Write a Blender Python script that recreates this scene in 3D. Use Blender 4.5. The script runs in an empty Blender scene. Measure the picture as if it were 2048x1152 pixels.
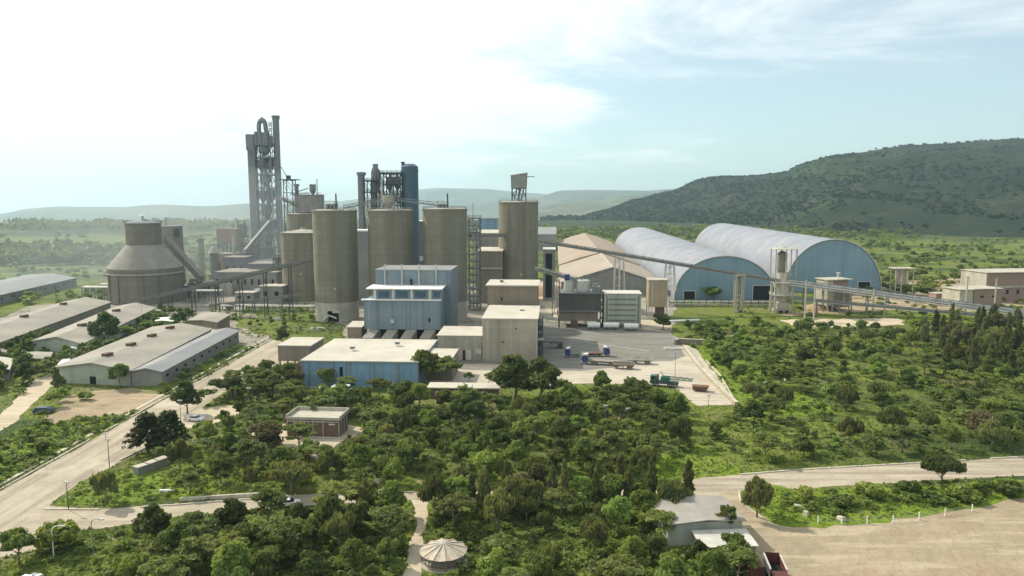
import bpy, bmesh, math, random
import numpy as np
from mathutils import Vector, Matrix
from mathutils.geometry import tessellate_polygon
R = math.radians
rnd = random.Random(7)
scene = bpy.context.scene
COL = scene.collection

# ------------------------------------------------------------------ camera, sky, sun
FPX, HOR, CAMZ = 1462.0, 398.0, 60.0
TH = math.atan((576 - HOR) / FPX)
cd = bpy.data.cameras.new('camera'); cam = bpy.data.objects.new('camera', cd); COL.objects.link(cam)
cam.location = (0, 0, CAMZ); cam.rotation_euler = (math.pi / 2 - TH, 0, 0)
cd.sensor_width = 36; cd.lens = 36 * FPX / 2048; cd.clip_start = 1; cd.clip_end = 80000
scene.camera = cam
SUN_AZ, SUN_EL = R(-54), R(40)          # azimuth from +Y towards +X
w = bpy.data.worlds.new('World'); scene.world = w; w.use_nodes = True
def sky_nodes():
    nt = w.node_tree; nt.nodes.clear(); N = nt.nodes.new; L = nt.links.new
    out = N('ShaderNodeOutputWorld'); bg = N('ShaderNodeBackground'); bg2 = N('ShaderNodeBackground'); mx = N('ShaderNodeMixShader')
    sky = N('ShaderNodeTexSky'); sky.sky_type = 'NISHITA'; sky.sun_disc = False
    sky.sun_elevation = SUN_EL; sky.sun_rotation = SUN_AZ; sky.altitude = 200; sky.dust_density = 0.5; sky.air_density = 1.0
    bg.inputs[1].default_value = 0.12; bg2.inputs[1].default_value = 1.10
    bg2.inputs[0].default_value = (0.96, 1.0, 1.0, 1)
    tint = N('ShaderNodeMix'); tint.data_type = 'RGBA'; tint.blend_type = 'MULTIPLY'; tint.inputs[0].default_value = 1
    L(sky.outputs[0], tint.inputs[6]); tint.inputs[7].default_value = (0.80, 1.03, 1.0, 1)
    L(tint.outputs[2], bg.inputs[0])
    tc = N('ShaderNodeTexCoord'); sep = N('ShaderNodeSeparateXYZ'); L(tc.outputs['Generated'], sep.inputs[0])
    def m(op, a, b=None, c=None):
        n = N('ShaderNodeMath'); n.operation = op
        for i, v in enumerate((a, b, c)):
            if v is None: continue
            if isinstance(v, (int, float)): n.inputs[i].default_value = v
            else: L(v, n.inputs[i])
        return n.outputs[0]
    zz = m('ADD', m('MAXIMUM', sep.outputs[2], 0.0), 0.12)
    cx = m('DIVIDE', sep.outputs[0], zz); cy = m('DIVIDE', sep.outputs[1], zz)
    cb = N('ShaderNodeCombineXYZ'); L(cx, cb.inputs[0]); L(cy, cb.inputs[1]); cb.inputs[2].default_value = CLOUD_SEED
    n1 = N('ShaderNodeTexNoise'); n1.inputs['Scale'].default_value = 0.80; n1.inputs['Detail'].default_value = 10; n1.inputs['Roughness'].default_value = 0.60; n1.inputs['Distortion'].default_value = 0.5
    L(cb.outputs[0], n1.inputs[0])
    # cloud cover thickens towards the sun's side of the sky and thins near the horizon
    side = m('MULTIPLY', sep.outputs[0], -0.5)
    cov = m('ADD', n1.outputs[0], side)
    up = m('MULTIPLY', m('MINIMUM', m('MAXIMUM', sep.outputs[2], 0.0), 0.28), 0.75)
    cov = m('ADD', cov, up)
    mr = N('ShaderNodeMapRange'); mr.interpolation_type = 'SMOOTHERSTEP'
    L(cov, mr.inputs[0]); mr.inputs[1].default_value = 0.40; mr.inputs[2].default_value = 0.72; mr.inputs[3].default_value = 0.34; mr.inputs[4].default_value = 0.97
    L(mr.outputs[0], mx.inputs[0]); L(bg.outputs[0], mx.inputs[1]); L(bg2.outputs[0], mx.inputs[2]); L(mx.outputs[0], out.inputs[0])
CLOUD_SEED = 7.6
sky_nodes()
sd = bpy.data.lights.new('sun', 'SUN'); sd.energy = 4.9; sd.angle = R(0.6); sd.color = (1.0, 0.93, 0.80)
sun = bpy.data.objects.new('sun', sd); COL.objects.link(sun)
sdir = Vector((math.sin(SUN_AZ) * math.cos(SUN_EL), math.cos(SUN_AZ) * math.cos(SUN_EL), math.sin(SUN_EL)))
sun.rotation_euler = sdir.to_track_quat('Z', 'Y').to_euler(); sun.location = (-300, 200, 500)
vs = scene.view_settings; vs.view_transform = 'Standard'; vs.look = 'None'; vs.gamma = 1; vs.exposure = 0.10
scene.cycles.max_bounces = 6; scene.cycles.diffuse_bounces = 3; scene.cycles.volume_bounces = 0
scene.cycles.transmission_bounces = 4; scene.cycles.transparent_max_bounces = 6

# ------------------------------------------------------------------ picture measure -> place
sT, cT = math.sin(TH), math.cos(TH)
def P(px, py, z=0.0):
    t = (576 - py) / FPX
    Y = (z - CAMZ) * (cT + t * sT) / (t * cT - sT)
    d = Y * cT - (z - CAMZ) * sT
    return ((px - 1024) / FPX * d, Y)
def YY(py, z=0.0): return P(1024, py, z)[1]
def hz(py, Y):
    t = (576 - py) / FPX
    return CAMZ + Y * (t * cT - sT) / (cT + t * sT)
def XX(px, Y, z=0.0): return (px - 1024) / FPX * (Y * cT - (z - CAMZ) * sT)
YAW = R(-3.4)

# ------------------------------------------------------------------ mesh builder
class MB:
    def __init__(s): s.v = []; s.f = []; s.c = []
    def add(s, vs, fs):
        o = len(s.v); s.c.append((o, len(s.f))); s.v += [tuple(v) for v in vs]; s.f += [tuple(i + o for i in f) for f in fs]; return s
    def box(s, x0, x1, y0, y1, z0, z1):
        return s.add([(x0,y0,z0),(x1,y0,z0),(x1,y1,z0),(x0,y1,z0),(x0,y0,z1),(x1,y0,z1),(x1,y1,z1),(x0,y1,z1)],
                     [(3,2,1,0),(4,5,6,7),(0,1,5,4),(1,2,6,5),(2,3,7,6),(3,0,4,7)])
    def hexa(s, p):
        return s.add(p, [(3,2,1,0),(4,5,6,7),(0,1,5,4),(1,2,6,5),(2,3,7,6),(3,0,4,7)])
    def cyl(s, cx, cy, z0, z1, r0, r1=None, n=24, caps=True):
        r1 = r0 if r1 is None else r1; v = []; f = []
        for k in range(n):
            a = 2*math.pi*k/n; v.append((cx+r0*math.cos(a), cy+r0*math.sin(a), z0))
        for k in range(n):
            a = 2*math.pi*k/n; v.append((cx+r1*math.cos(a), cy+r1*math.sin(a), z1))
        for k in range(n): f.append((k, (k+1)%n, n+(k+1)%n, n+k))
        if caps: f.append(tuple(range(n-1,-1,-1))); f.append(tuple(range(n, 2*n)))
        return s.add(v, f)
    def tube(s, pts, r, n=8, r1=None):
        pts = [Vector(p) for p in pts]; m = len(pts); v = []; f = []
        for i, p in enumerate(pts):
            d = (pts[min(i+1,m-1)] - pts[max(i-1,0)]).normalized()
            a = d.orthogonal().normalized() if i == 0 else (a - d*a.dot(d)).normalized()
            b = d.cross(a); rr = r if r1 is None else r + (r1-r)*i/(m-1)
            for k in range(n):
                t = 2*math.pi*k/n; v.append(tuple(p + (a*math.cos(t)+b*math.sin(t))*rr))
        for i in range(m-1):
            for k in range(n): f.append((i*n+k, i*n+(k+1)%n, (i+1)*n+(k+1)%n, (i+1)*n+k))
        f.append(tuple(range(n-1,-1,-1))); f.append(tuple(range((m-1)*n, m*n)))
        return s.add(v, f)
    def beam(s, a, b, w, h=None):
        h = h or w; a = Vector(a); b = Vector(b); d = (b-a)
        if d.length < 1e-6: return s
        d.normalize(); up = Vector((0,0,1)) if abs(d.z) < .95 else Vector((0,1,0))
        x = d.cross(up).normalized()*(w/2); y = x.cross(d).normalized()*(h/2)
        return s.hexa([a-x-y,a+x-y,b+x-y,b-x-y,a-x+y,a+x+y,b+x+y,b-x+y])
    def prism(s, prof, y0, y1):
        n = len(prof); v = [(x,y0,z) for x,z in prof]+[(x,y1,z) for x,z in prof]
        return s.add(v, [tuple(range(n)), tuple(range(2*n-1,n-1,-1))]+[(k,n+k,n+(k+1)%n,(k+1)%n) for k in range(n)])
    def frame(s, x0,x1,y0,y1, zs, t=.4, brace=True, nx=1, sides='fblr'):
        xs = [x0+(x1-x0)*i/nx for i in range(nx+1)]
        for x in xs:
            for y in (y0,y1): s.box(x-t/2,x+t/2,y-t/2,y+t/2,zs[0],zs[-1])
        for i,z in enumerate(zs[1:]):
            for y in (y0,y1): s.box(x0,x1,y-t*.35,y+t*.35,z-t,z-.02)
            for x in (x0,x1): s.box(x-t*.35,x+t*.35,y0,y1,z-t-.01,z-.03)
            if brace:
                zl = zs[i]
                for k in range(nx):
                    a,b = (xs[k],xs[k+1]) if (i+k)%2 else (xs[k+1],xs[k])
                    for y in (y0,y1): s.beam((a,y,zl),(b,y,z),t*.5)
                for x in (x0,x1): s.beam((x,y0,zl) if i%2 else (x,y1,zl),(x,y1,z) if i%2 else (x,y0,z),t*.5)
        return s
    def rail(s, x0,x1,y0,y1,z,h=1.1,t=.09,step=2.5):
        for (a,b) in (((x0,y0),(x1,y0)),((x1,y0),(x1,y1)),((x1,y1),(x0,y1)),((x0,y1),(x0,y0))):
            L = math.hypot(b[0]-a[0],b[1]-a[1]); n = max(1,int(L/step))
            s.beam((a[0],a[1],z+h),(b[0],b[1],z+h),t); s.beam((a[0],a[1],z+h*.5),(b[0],b[1],z+h*.5),t)
            for k in range(n): q=k/n; s.box(a[0]+(b[0]-a[0])*q-t/2,a[0]+(b[0]-a[0])*q+t/2,a[1]+(b[1]-a[1])*q-t/2,a[1]+(b[1]-a[1])*q+t/2,z,z+h)
        return s
    def build_each(s, name, mat, parent=None, smooth=False):
        cs = s.c+[(len(s.v), len(s.f))]
        for (v0,f0),(v1,f1) in zip(cs[:-1], cs[1:]):
            q = MB(); q.v = s.v[v0:v1]; q.f = [tuple(i-v0 for i in f) for f in s.f[f0:f1]]; q.build(name, mat, parent, smooth)
    def build(s, name, mat, parent=None, smooth=False, label=None):
        me = bpy.data.meshes.new(name); me.from_pydata(s.v, [], s.f); me.update()
        if mat: me.materials.append(mat)
        if smooth:
            me.shade_smooth(); me.set_sharp_from_angle(angle=R(38))
        o = bpy.data.objects.new(name, me); COL.objects.link(o)
        if parent: o.parent = parent
        if label: o['label'] = label
        return o
def thing(name, label, cat, loc=(0,0,0), rz=0.0, group=None):
    o = bpy.data.objects.new(name, None); COL.objects.link(o); o.empty_display_size = .5
    o.location = loc; o.rotation_euler = (0,0,rz); o['label'] = label; o['category'] = cat
    if group: o['group'] = group
    return o
def tag(o, label, cat, group=None):
    o['label'] = label; o['category'] = cat
    if group: o['group'] = group
    return o
def struct(o, kind='structure'): o['kind'] = kind; return o
BLOCK = []
def block(poly, pad=0): BLOCK.append([tuple(p) for p in poly])
def inpoly(x, y, poly):
    c = False; n = len(poly); j = n-1
    for i in range(n):
        xi,yi = poly[i]; xj,yj = poly[j]
        if (yi>y)!=(yj>y) and x < (xj-xi)*(y-yi)/(yj-yi)+xi: c = not c
        j = i
    return c

# ------------------------------------------------------------------ materials
def nodes(name):
    m = bpy.data.materials.new(name); m.use_nodes = True; nt = m.node_tree
    return m, nt, nt.nodes['Principled BSDF'], nt.nodes.new, nt.links.new
def surf(name, c1, c2=None, scale=.4, rough=.85, metal=0.0, streak=0.0, bands=0.0, bandp=2.6, panel=0.0, panelp=1.2, dirt=0.0, dirtcol=(.16,.13,.09), bump=.0, spec=.3):
    m, nt, b, N, L = nodes(name); c2 = c2 or tuple(x*.78 for x in c1)
    b.inputs['Roughness'].default_value = rough; b.inputs['Metallic'].default_value = metal; b.inputs['Specular IOR Level'].default_value = spec
    tc = N('ShaderNodeTexCoord'); V = tc.outputs['Object']
    def noise(sc, det=5, vec=None, sx=None):
        n = N('ShaderNodeTexNoise'); n.inputs['Scale'].default_value = sc; n.inputs['Detail'].default_value = det; n.inputs['Roughness'].default_value=.6
        if sx:
            mp = N('ShaderNodeMapping'); mp.inputs['Scale'].default_value = sx; L(V, mp.inputs[0]); L(mp.outputs[0], n.inputs[0])
        else: L(V, n.inputs[0])
        return n.outputs[0]
    def mr(v,a,b_,c=0,d=1):
        n = N('ShaderNodeMapRange'); L(v,n.inputs[0]); n.inputs[1].default_value=a; n.inputs[2].default_value=b_; n.inputs[3].default_value=c; n.inputs[4].default_value=d; return n.outputs[0]
    def mix(fac, a, bb, mode='MIX'):
        n = N('ShaderNodeMix'); n.data_type='RGBA'; n.blend_type=mode
        if isinstance(fac,float): n.inputs[0].default_value=fac
        else: L(fac,n.inputs[0])
        for i,q in ((6,a),(7,bb)):
            if isinstance(q,tuple): n.inputs[i].default_value=(*q,1)
            else: L(q,n.inputs[i])
        return n.outputs[2]
    c = mix(mr(noise(scale,7),.35,.65), c2, c1)
    if streak:
        c = mix(mr(noise(.26,7,sx=(1,1,.05)),.47,.72,0,streak), c, tuple(x*.45 for x in c1))
        c = mix(mr(noise(.8,5,sx=(1,1,.03)),.5,.75,0,streak*.7), c, tuple(min(1,x*1.3) for x in c1))
    if bands:
        sp = N('ShaderNodeSeparateXYZ'); L(V,sp.inputs[0])
        a = N('ShaderNodeMath'); a.operation='MULTIPLY'; L(sp.outputs[2],a.inputs[0]); a.inputs[1].default_value=1/bandp
        fr = N('ShaderNodeMath'); fr.operation='FRACT'; L(a.outputs[0],fr.inputs[0])
        c = mix(mr(fr.outputs[0],0,.16,bands,0), c, tuple(x*.5 for x in c1))
        fl = N('ShaderNodeMath'); fl.operation='FLOOR'; L(a.outputs[0],fl.inputs[0])
        wn = N('ShaderNodeTexWhiteNoise'); wn.noise_dimensions='1D'; L(fl.outputs[0],wn.inputs['W'])
        c = mix(mr(wn.outputs[0],0,1,0,bands*.8), c, tuple(x*.72 for x in c1))
    if panel:
        sp = N('ShaderNodeSeparateXYZ'); L(V,sp.inputs[0])
        ad = N('ShaderNodeMath'); ad.operation='ADD'; L(sp.outputs[0],ad.inputs[0]); L(sp.outputs[1],ad.inputs[1])
        a = N('ShaderNodeMath'); a.operation='MULTIPLY'; L(ad.outputs[0],a.inputs[0]); a.inputs[1].default_value=1/panelp
        fr = N('ShaderNodeMath'); fr.operation='FRACT'; L(a.outputs[0],fr.inputs[0])
        c = mix(mr(fr.outputs[0],0,.14,panel,0), c, tuple(x*.45 for x in c1))
        fl = N('ShaderNodeMath'); fl.operation='FLOOR'; L(a.outputs[0],fl.inputs[0])
        wn = N('ShaderNodeTexWhiteNoise'); wn.noise_dimensions='1D'; L(fl.outputs[0],wn.inputs['W'])
        c = mix(mr(wn.outputs[0],0,1,0,panel*.6), c, tuple(x*.7 for x in c1))
    if dirt: c = mix(mr(noise(.09,8),.45,.7,0,dirt), c, dirtcol)
    L(c, b.inputs['Base Color'])
    if bump:
        bp = N('ShaderNodeBump'); bp.inputs['Strength'].default_value=bump; bp.inputs['Distance'].default_value=.3; L(noise(1.5,6),bp.inputs['Height']); L(bp.outputs[0],b.inputs['Normal'])
    return m
MT = {}
MT['silo']   = surf('silo_concrete', (.265,.243,.175), (.195,.178,.13), scale=.12, streak=.75, bands=.6, bandp=3.0, dirt=.45, dirtcol=(.2,.17,.12))
MT['conc']   = surf('pale_concrete', (.50,.46,.37), (.38,.35,.28), scale=.3, streak=.35, dirt=.3)
MT['ivory']  = surf('ivory_concrete', (.50,.46,.36), (.36,.33,.26), scale=.5, streak=.45, dirt=.2)
MT['dusty']  = surf('dusty_concrete', (.25,.23,.18), (.18,.165,.13), scale=.15, streak=.65, bands=.4, bandp=3.4, dirt=.5)
MT['blue']   = surf('blue_cladding', (.215,.275,.31), (.165,.22,.255), scale=.2, rough=.7, streak=.6, dirt=.45, dirtcol=(.27,.26,.225), panel=.35, panelp=1.6)
MT['brightblue'] = surf('bright_blue_cladding', (.22,.35,.45), (.17,.285,.38), scale=.3, rough=.65, streak=.5, panel=.45, panelp=2.2)
MT['shedblue'] = surf('shed_blue_cladding', (.21,.315,.38), (.175,.27,.33), scale=.05, rough=.65, streak=.35, panel=.10, panelp=3)
MT['darkblue'] = surf('dark_blue_steel', (.07,.12,.165), (.05,.095,.13), scale=.2, rough=.55, streak=.3, bands=.2, bandp=4)
MT['archroof'] = surf('silver_sheet_roof', (.255,.27,.305), (.215,.23,.26), scale=.03, rough=.6, metal=.0, spec=.15, dirt=.4, dirtcol=(.46,.42,.36), panel=.08, panelp=4)
MT['tanroof'] = surf('tan_dusty_roof', (.37,.305,.235), (.31,.26,.20), scale=.04, dirt=.35, dirtcol=(.41,.35,.27), panel=.12, panelp=5)
MT['creamroof'] = surf('cream_dusty_roof', (.55,.51,.42), (.47,.43,.355), scale=.15, dirt=.55, dirtcol=(.37,.33,.26), panel=.12, panelp=1.5)
MT['greyroof'] = surf('grey_dusty_roof', (.29,.265,.215), (.25,.23,.195), scale=.1, dirt=.35, dirtcol=(.46,.41,.33), panel=.22, panelp=2)
MT['bluegreyroof'] = surf('blue_grey_roof', (.25,.258,.255), (.20,.21,.212), scale=.1, dirt=.3, dirtcol=(.38,.35,.3), panel=.2, panelp=2)
MT['beige']  = surf('beige_cladding', (.43,.39,.295), (.34,.31,.24), scale=.2, rough=.8, streak=.7, dirt=.3, panel=.28, panelp=1.1)
MT['tan']    = surf('tan_cladding', (.38,.30,.19), (.33,.26,.17), scale=.2, rough=.75, streak=.2, bands=.2, bandp=1)
MT['brownwall'] = surf('brown_wall', (.26,.215,.155), (.20,.165,.125), scale=.2, streak=.4, panel=.15)
MT['greywall'] = surf('grey_block_wall', (.30,.29,.26), (.23,.22,.20), scale=.25, streak=.35, dirt=.3)
MT['steel']  = surf('grey_steel', (.24,.25,.245), (.17,.18,.175), scale=.5, rough=.6, metal=.2)
MT['dsteel'] = surf('dark_steel', (.09,.095,.095), (.06,.065,.065), scale=.6, rough=.6, metal=.2)
MT['duct']   = surf('grey_duct_metal', (.22,.22,.225), (.16,.16,.17), scale=.25, rough=.6, streak=.4, bands=.25, bandp=5)
MT['filter'] = surf('dark_filter_cladding', (.105,.10,.085), (.08,.075,.065), scale=.3, streak=.4, panel=.4, panelp=1.3)
MT['palegreen'] = surf('pale_grey_green_panel', (.42,.44,.36), (.34,.36,.30), scale=.4, streak=.5)
MT['pale']   = surf('pale_painted_metal', (.58,.56,.49), (.46,.445,.39), scale=.5, rough=.6, streak=.3)
MT['white']  = surf('white_paint', (.80,.79,.75), (.70,.69,.65), scale=.8, rough=.6)
MT['dark']   = surf('dark_opening', (.012,.012,.013), scale=1, rough=.9)
MT['glass']  = surf('window_glass', (.03,.04,.045), scale=1, rough=.15, spec=.6)
MT['brick']  = surf('brown_brick', (.20,.13,.09), (.15,.10,.075), scale=1.2, streak=.15, bands=.3, bandp=.4)
MT['redbrick'] = surf('dusty_pink_brick', (.34,.235,.18), (.27,.19,.15), scale=.8, streak=.15, bands=.3, bandp=1)
MT['pipe']   = surf('pale_pipe_metal', (.55,.53,.47), (.42,.40,.36), scale=.5, rough=.5, metal=.2, streak=.2)
MT['belt']   = surf('dusty_conveyor_cover', (.30,.27,.215), (.22,.20,.165), scale=.4, rough=.75, streak=.2)
MT['beltlight'] = surf('silver_conveyor_cover', (.56,.56,.53), (.40,.40,.38), scale=.35, rough=.55, metal=.1, dirt=.4)
MT['cabblue'] = surf('blue_cab_paint', (.03,.055,.19), (.025,.045,.15), scale=1, rough=.4, spec=.5)
MT['rubber'] = surf('rubber', (.02,.02,.02), scale=2, rough=.9)
MT['red']    = surf('red_truck_paint', (.13,.04,.032), (.085,.03,.025), scale=1.5, rough=.6, dirt=.3)
MT['orange'] = surf('faded_orange_paint', (.40,.16,.08), (.3,.12,.06), scale=1, rough=.7)
MT['green']  = surf('green_machine_paint', (.05,.17,.115), (.03,.10,.075), scale=1, rough=.55)
MT['rust']   = surf('rusty_brown_metal', (.17,.09,.06), (.11,.06,.04), scale=.9, rough=.8)
MT['flatbed'] = surf('dusty_trailer_deck', (.34,.30,.24), (.24,.21,.17), scale=1, rough=.85)
MT['thatch'] = surf('weathered_straw_roof', (.50,.42,.31), (.38,.32,.24), scale=1.2, streak=.2, bump=.5)
MT['dirtpile'] = surf('brown_spoil', (.36,.25,.15), (.28,.19,.115), scale=.4, bump=.6)
MT['kerb']   = surf('pale_kerb_stone', (.60,.55,.44), (.42,.38,.30), scale=.8, dirt=.4)
MT['stone']  = surf('rubble_stone_wall', (.46,.39,.28), (.26,.22,.155), scale=1.2, streak=.2, bump=.6)

def ground_mat(name, layers, bump=.25, bscale=.8, rough=.95):
    """layers: base colour then (scale, lo, hi, colour, stretch, detail) noise layers laid over in turn (world position)."""
    m, nt, b, N, L = nodes(name); b.inputs['Roughness'].default_value = rough; b.inputs['Specular IOR Level'].default_value = .1
    g = N('ShaderNodeNewGeometry'); V = g.outputs['Position']; c = None
    for lay in layers:
        if c is None: c = lay; continue
        sc, lo, hi, colr, st, det = lay
        mp = N('ShaderNodeMapping'); mp.inputs['Scale'].default_value = (st[0],st[1],1); mp.inputs['Rotation'].default_value=(0,0,st[2] if len(st)>2 else 0); mp.inputs['Location'].default_value=(sc*971%50, sc*331%50, 0); L(V, mp.inputs[0])
        n = N('ShaderNodeTexNoise'); n.inputs['Scale'].default_value = sc; n.inputs['Detail'].default_value = det; n.inputs['Roughness'].default_value = .62; L(mp.outputs[0], n.inputs[0])
        r = N('ShaderNodeMapRange'); L(n.outputs[0], r.inputs[0]); r.inputs[1].default_value = lo; r.inputs[2].default_value = hi
        x = N('ShaderNodeMix'); x.data_type='RGBA'; L(r.outputs[0], x.inputs[0])
        if isinstance(c, tuple): x.inputs[6].default_value = (*c,1)
        else: L(c, x.inputs[6])
        x.inputs[7].default_value = (*colr,1); c = x.outputs[2]
    L(c, b.inputs['Base Color'])
    if bump:
        n = N('ShaderNodeTexNoise'); n.inputs['Scale'].default_value=bscale; n.inputs['Detail'].default_value=8; L(V,n.inputs[0])
        bp = N('ShaderNodeBump'); bp.inputs['Strength'].default_value=bump; bp.inputs['Distance'].default_value=.6; L(n.outputs[0],bp.inputs['Height']); L(bp.outputs[0],b.inputs['Normal'])
    return m
one = (1,1)
G_grass = ground_mat('rough_grassland', [(.125,.155,.028), (.35,.42,.62,(.18,.215,.036),one,8), (.05,.52,.64,(.18,.17,.07),one,8), (.011,.46,.60,(.05,.075,.024),(1,1.8),7), (1.4,.52,.64,(.035,.055,.014),one,6), (.16,.62,.70,(.30,.25,.15),one,9)], bump=.8)
G_bright = ground_mat('bright_grass', [(.17,.235,.024), (.5,.42,.60,(.11,.16,.020),one,8), (.09,.55,.66,(.20,.21,.05),one,8), (1.8,.55,.66,(.04,.065,.014),one,6)], bump=.8)
G_field = ground_mat('distant_field', [(.12,.17,.05), (.006,.45,.55,(.19,.20,.085),(.6,2),4), (.004,.50,.62,(.055,.08,.035),(.7,1.8),8), (.03,.56,.66,(.045,.065,.03),one,8)], bump=0)
G_road = ground_mat('pale_dusty_road', [(.43,.37,.28), (.12,.42,.62,(.35,.30,.225),one,8), (.42,.44,.62,(.27,.23,.17),(1,.05,0),6), (2.5,.55,.7,(.52,.455,.345),one,5), (.05,.55,.68,(.52,.45,.34),one,6)], bump=.3)
G_cross = ground_mat('dusty_cross_road', [(.44,.375,.28), (.12,.42,.62,(.36,.305,.225),one,8), (.42,.46,.62,(.28,.235,.175),(.05,1,R(6)),6), (2.5,.55,.7,(.50,.44,.33),one,5), (.05,.55,.68,(.33,.285,.215),one,7)], bump=.3)
G_track = ground_mat('pale_dusty_track', [(.50,.42,.30), (.10,.42,.62,(.41,.34,.24),one,8), (.45,.50,.62,(.56,.47,.34),(.10,1,R(8)),7), (.05,.54,.66,(.43,.37,.27),one,7), (1.5,.58,.7,(.30,.25,.17),one,6)], bump=.4)
G_yard = ground_mat('pale_yard_concrete', [(.48,.425,.33), (.07,.45,.62,(.39,.34,.265),one,8), (.6,.52,.66,(.33,.29,.225),(.15,1,R(12)),7), (2,.58,.7,(.57,.51,.40),one,5)], bump=.15)
G_asphalt = ground_mat('dusty_asphalt', [(.18,.17,.14), (.06,.44,.60,(.22,.21,.185),(1,2.2),8), (.5,.52,.66,(.27,.25,.215),(.12,1,R(10)),7), (1.5,.55,.68,(.13,.125,.11),one,5)], bump=.15)
G_dust = ground_mat('grey_cement_dust_ground', [(.26,.24,.20), (.04,.44,.58,(.36,.32,.25),(1,2),8), (.06,.54,.66,(.13,.145,.085),one,9), (.5,.52,.64,(.20,.185,.155),one,7)], bump=.3)
G_dirt = ground_mat('brown_bare_earth', [(.36,.28,.18), (.12,.42,.62,(.28,.215,.14),one,8), (.07,.56,.66,(.17,.16,.07),one,9), (.6,.52,.66,(.44,.35,.235),(.12,1,R(-30)),6)], bump=.5)
G_lot = ground_mat('dusty_dirt_lot', [(.345,.28,.19), (.10,.40,.62,(.29,.235,.155),one,9), (.30,.50,.60,(.40,.33,.225),(.14,1,R(14)),8), (.22,.55,.66,(.30,.235,.155),(.14,1,R(9)),8), (.045,.56,.70,(.31,.225,.145),one,8), (1.6,.60,.70,(.20,.165,.11),one,6)], bump=.7, bscale=.5)

# ------------------------------------------------------------------ terrain
def sm(a, b, x): t = min(1, max(0, (x-a)/(b-a))); return t*t*(3-2*t)
def vnoise(seed):
    r = random.Random(seed); ph = [(r.uniform(-1,1), r.uniform(-1,1), r.uniform(0,6.28)) for _ in range(7)]
    def f(x, y, s):
        t = 0; a = 1; tot = 0
        for i,(p,q,o) in enumerate(ph):
            k = s*(1.85**i); t += a*math.sin((x*p+y*q)*k+o + 1.3*math.sin((x*q-y*p)*k*.6+o)); tot += a; a *= .62
        return t/tot
    return f
nz1 = vnoise(3); nz2 = vnoise(11)
def ground_z(x, y):
    d = math.hypot(x, y)
    if d < 1900: return 0.0
    return -170*sm(2150, 4300, d + 250*nz1(x, y, .0012)) + 26*nz1(x, y, .0011)*sm(1900, 3500, d) - 620*sm(9300, 13800, d)
def far_woods(m):
    nt = m.node_tree; N = nt.nodes.new; L = nt.links.new; b = nt.nodes['Principled BSDF']; src = b.inputs['Base Color'].links[0].from_socket
    g = N('ShaderNodeNewGeometry'); s = N('ShaderNodeSeparateXYZ'); L(g.outputs['Position'], s.inputs[0])
    n = N('ShaderNodeTexNoise'); n.inputs['Scale'].default_value = .004; n.inputs['Detail'].default_value = 6; L(g.outputs['Position'], n.inputs[0])
    a = N('ShaderNodeMath'); a.operation = 'MULTIPLY_ADD'; L(n.outputs[0], a.inputs[0]); a.inputs[1].default_value = 900; L(s.outputs[1], a.inputs[2])
    r = N('ShaderNodeMapRange'); L(a.outputs[0], r.inputs[0]); r.inputs[1].default_value = 1550; r.inputs[2].default_value = 1800; r.inputs[4].default_value = .85
    x = N('ShaderNodeMix'); x.data_type = 'RGBA'; L(r.outputs[0], x.inputs[0]); L(src, x.inputs[6]); x.inputs[7].default_value = (.026,.040,.022,1)
    L(x.outputs[2], b.inputs['Base Color'])
far_woods(G_grass)
def make_ground():
    rs = [0, 60]; r = 60
    while r < 13000: r *= 1.075; rs.append(r)
    az = [R(a) for a in np.linspace(-100, 100, 181)]
    v = []; f = []
    for r in rs:
        for a in az: x = r*math.sin(a); y = r*math.cos(a)-40; v.append((x, y, ground_z(x, y)))
    n = len(az)
    for i in range(len(rs)-1):
        for k in range(n-1): f.append((i*n+k, i*n+k+1, (i+1)*n+k+1, (i+1)*n+k))
    mb = MB(); mb.add(v, [tuple(reversed(q)) for q in f]); o = mb.build('ground', G_grass, smooth=True)
    return struct(o)
make_ground()

def sheet(name, pts, mat, lvl, jit=.5, seg=3.0, z=None, px=True, blk=True, seed=1):
    r = random.Random(seed); w_ = [P(*p) for p in pts] if px else list(pts); out = []
    n = len(w_)
    for i in range(n):
        a = w_[i]; b = w_[(i+1)%n]; L_ = math.hypot(b[0]-a[0], b[1]-a[1]); k = max(1, min(60, int(L_/seg)))
        nx, ny = -(b[1]-a[1])/max(L_,1e-6), (b[0]-a[0])/max(L_,1e-6)
        for j in range(k):
            q = j/k; d = jit*(r.random()-.5)*2 if j else 0
            out.append((a[0]+(b[0]-a[0])*q+nx*d, a[1]+(b[1]-a[1])*q+ny*d))
    if blk: BLOCK.append(w_)
    zz = .012*lvl + .0007*len(BLOCK) + (.0031 if not blk else 0)
    vs_ = [Vector((x, y, zz)) for x, y in out]
    tris = tessellate_polygon([vs_])
    fs = []
    for t in tris:
        a,b,c = (vs_[i] for i in t)
        fs.append(t if (b-a).cross(c-a).z > 0 else tuple(reversed(t)))
    return struct(MB().add([tuple(p) for p in vs_], fs).build(name, mat))

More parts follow.
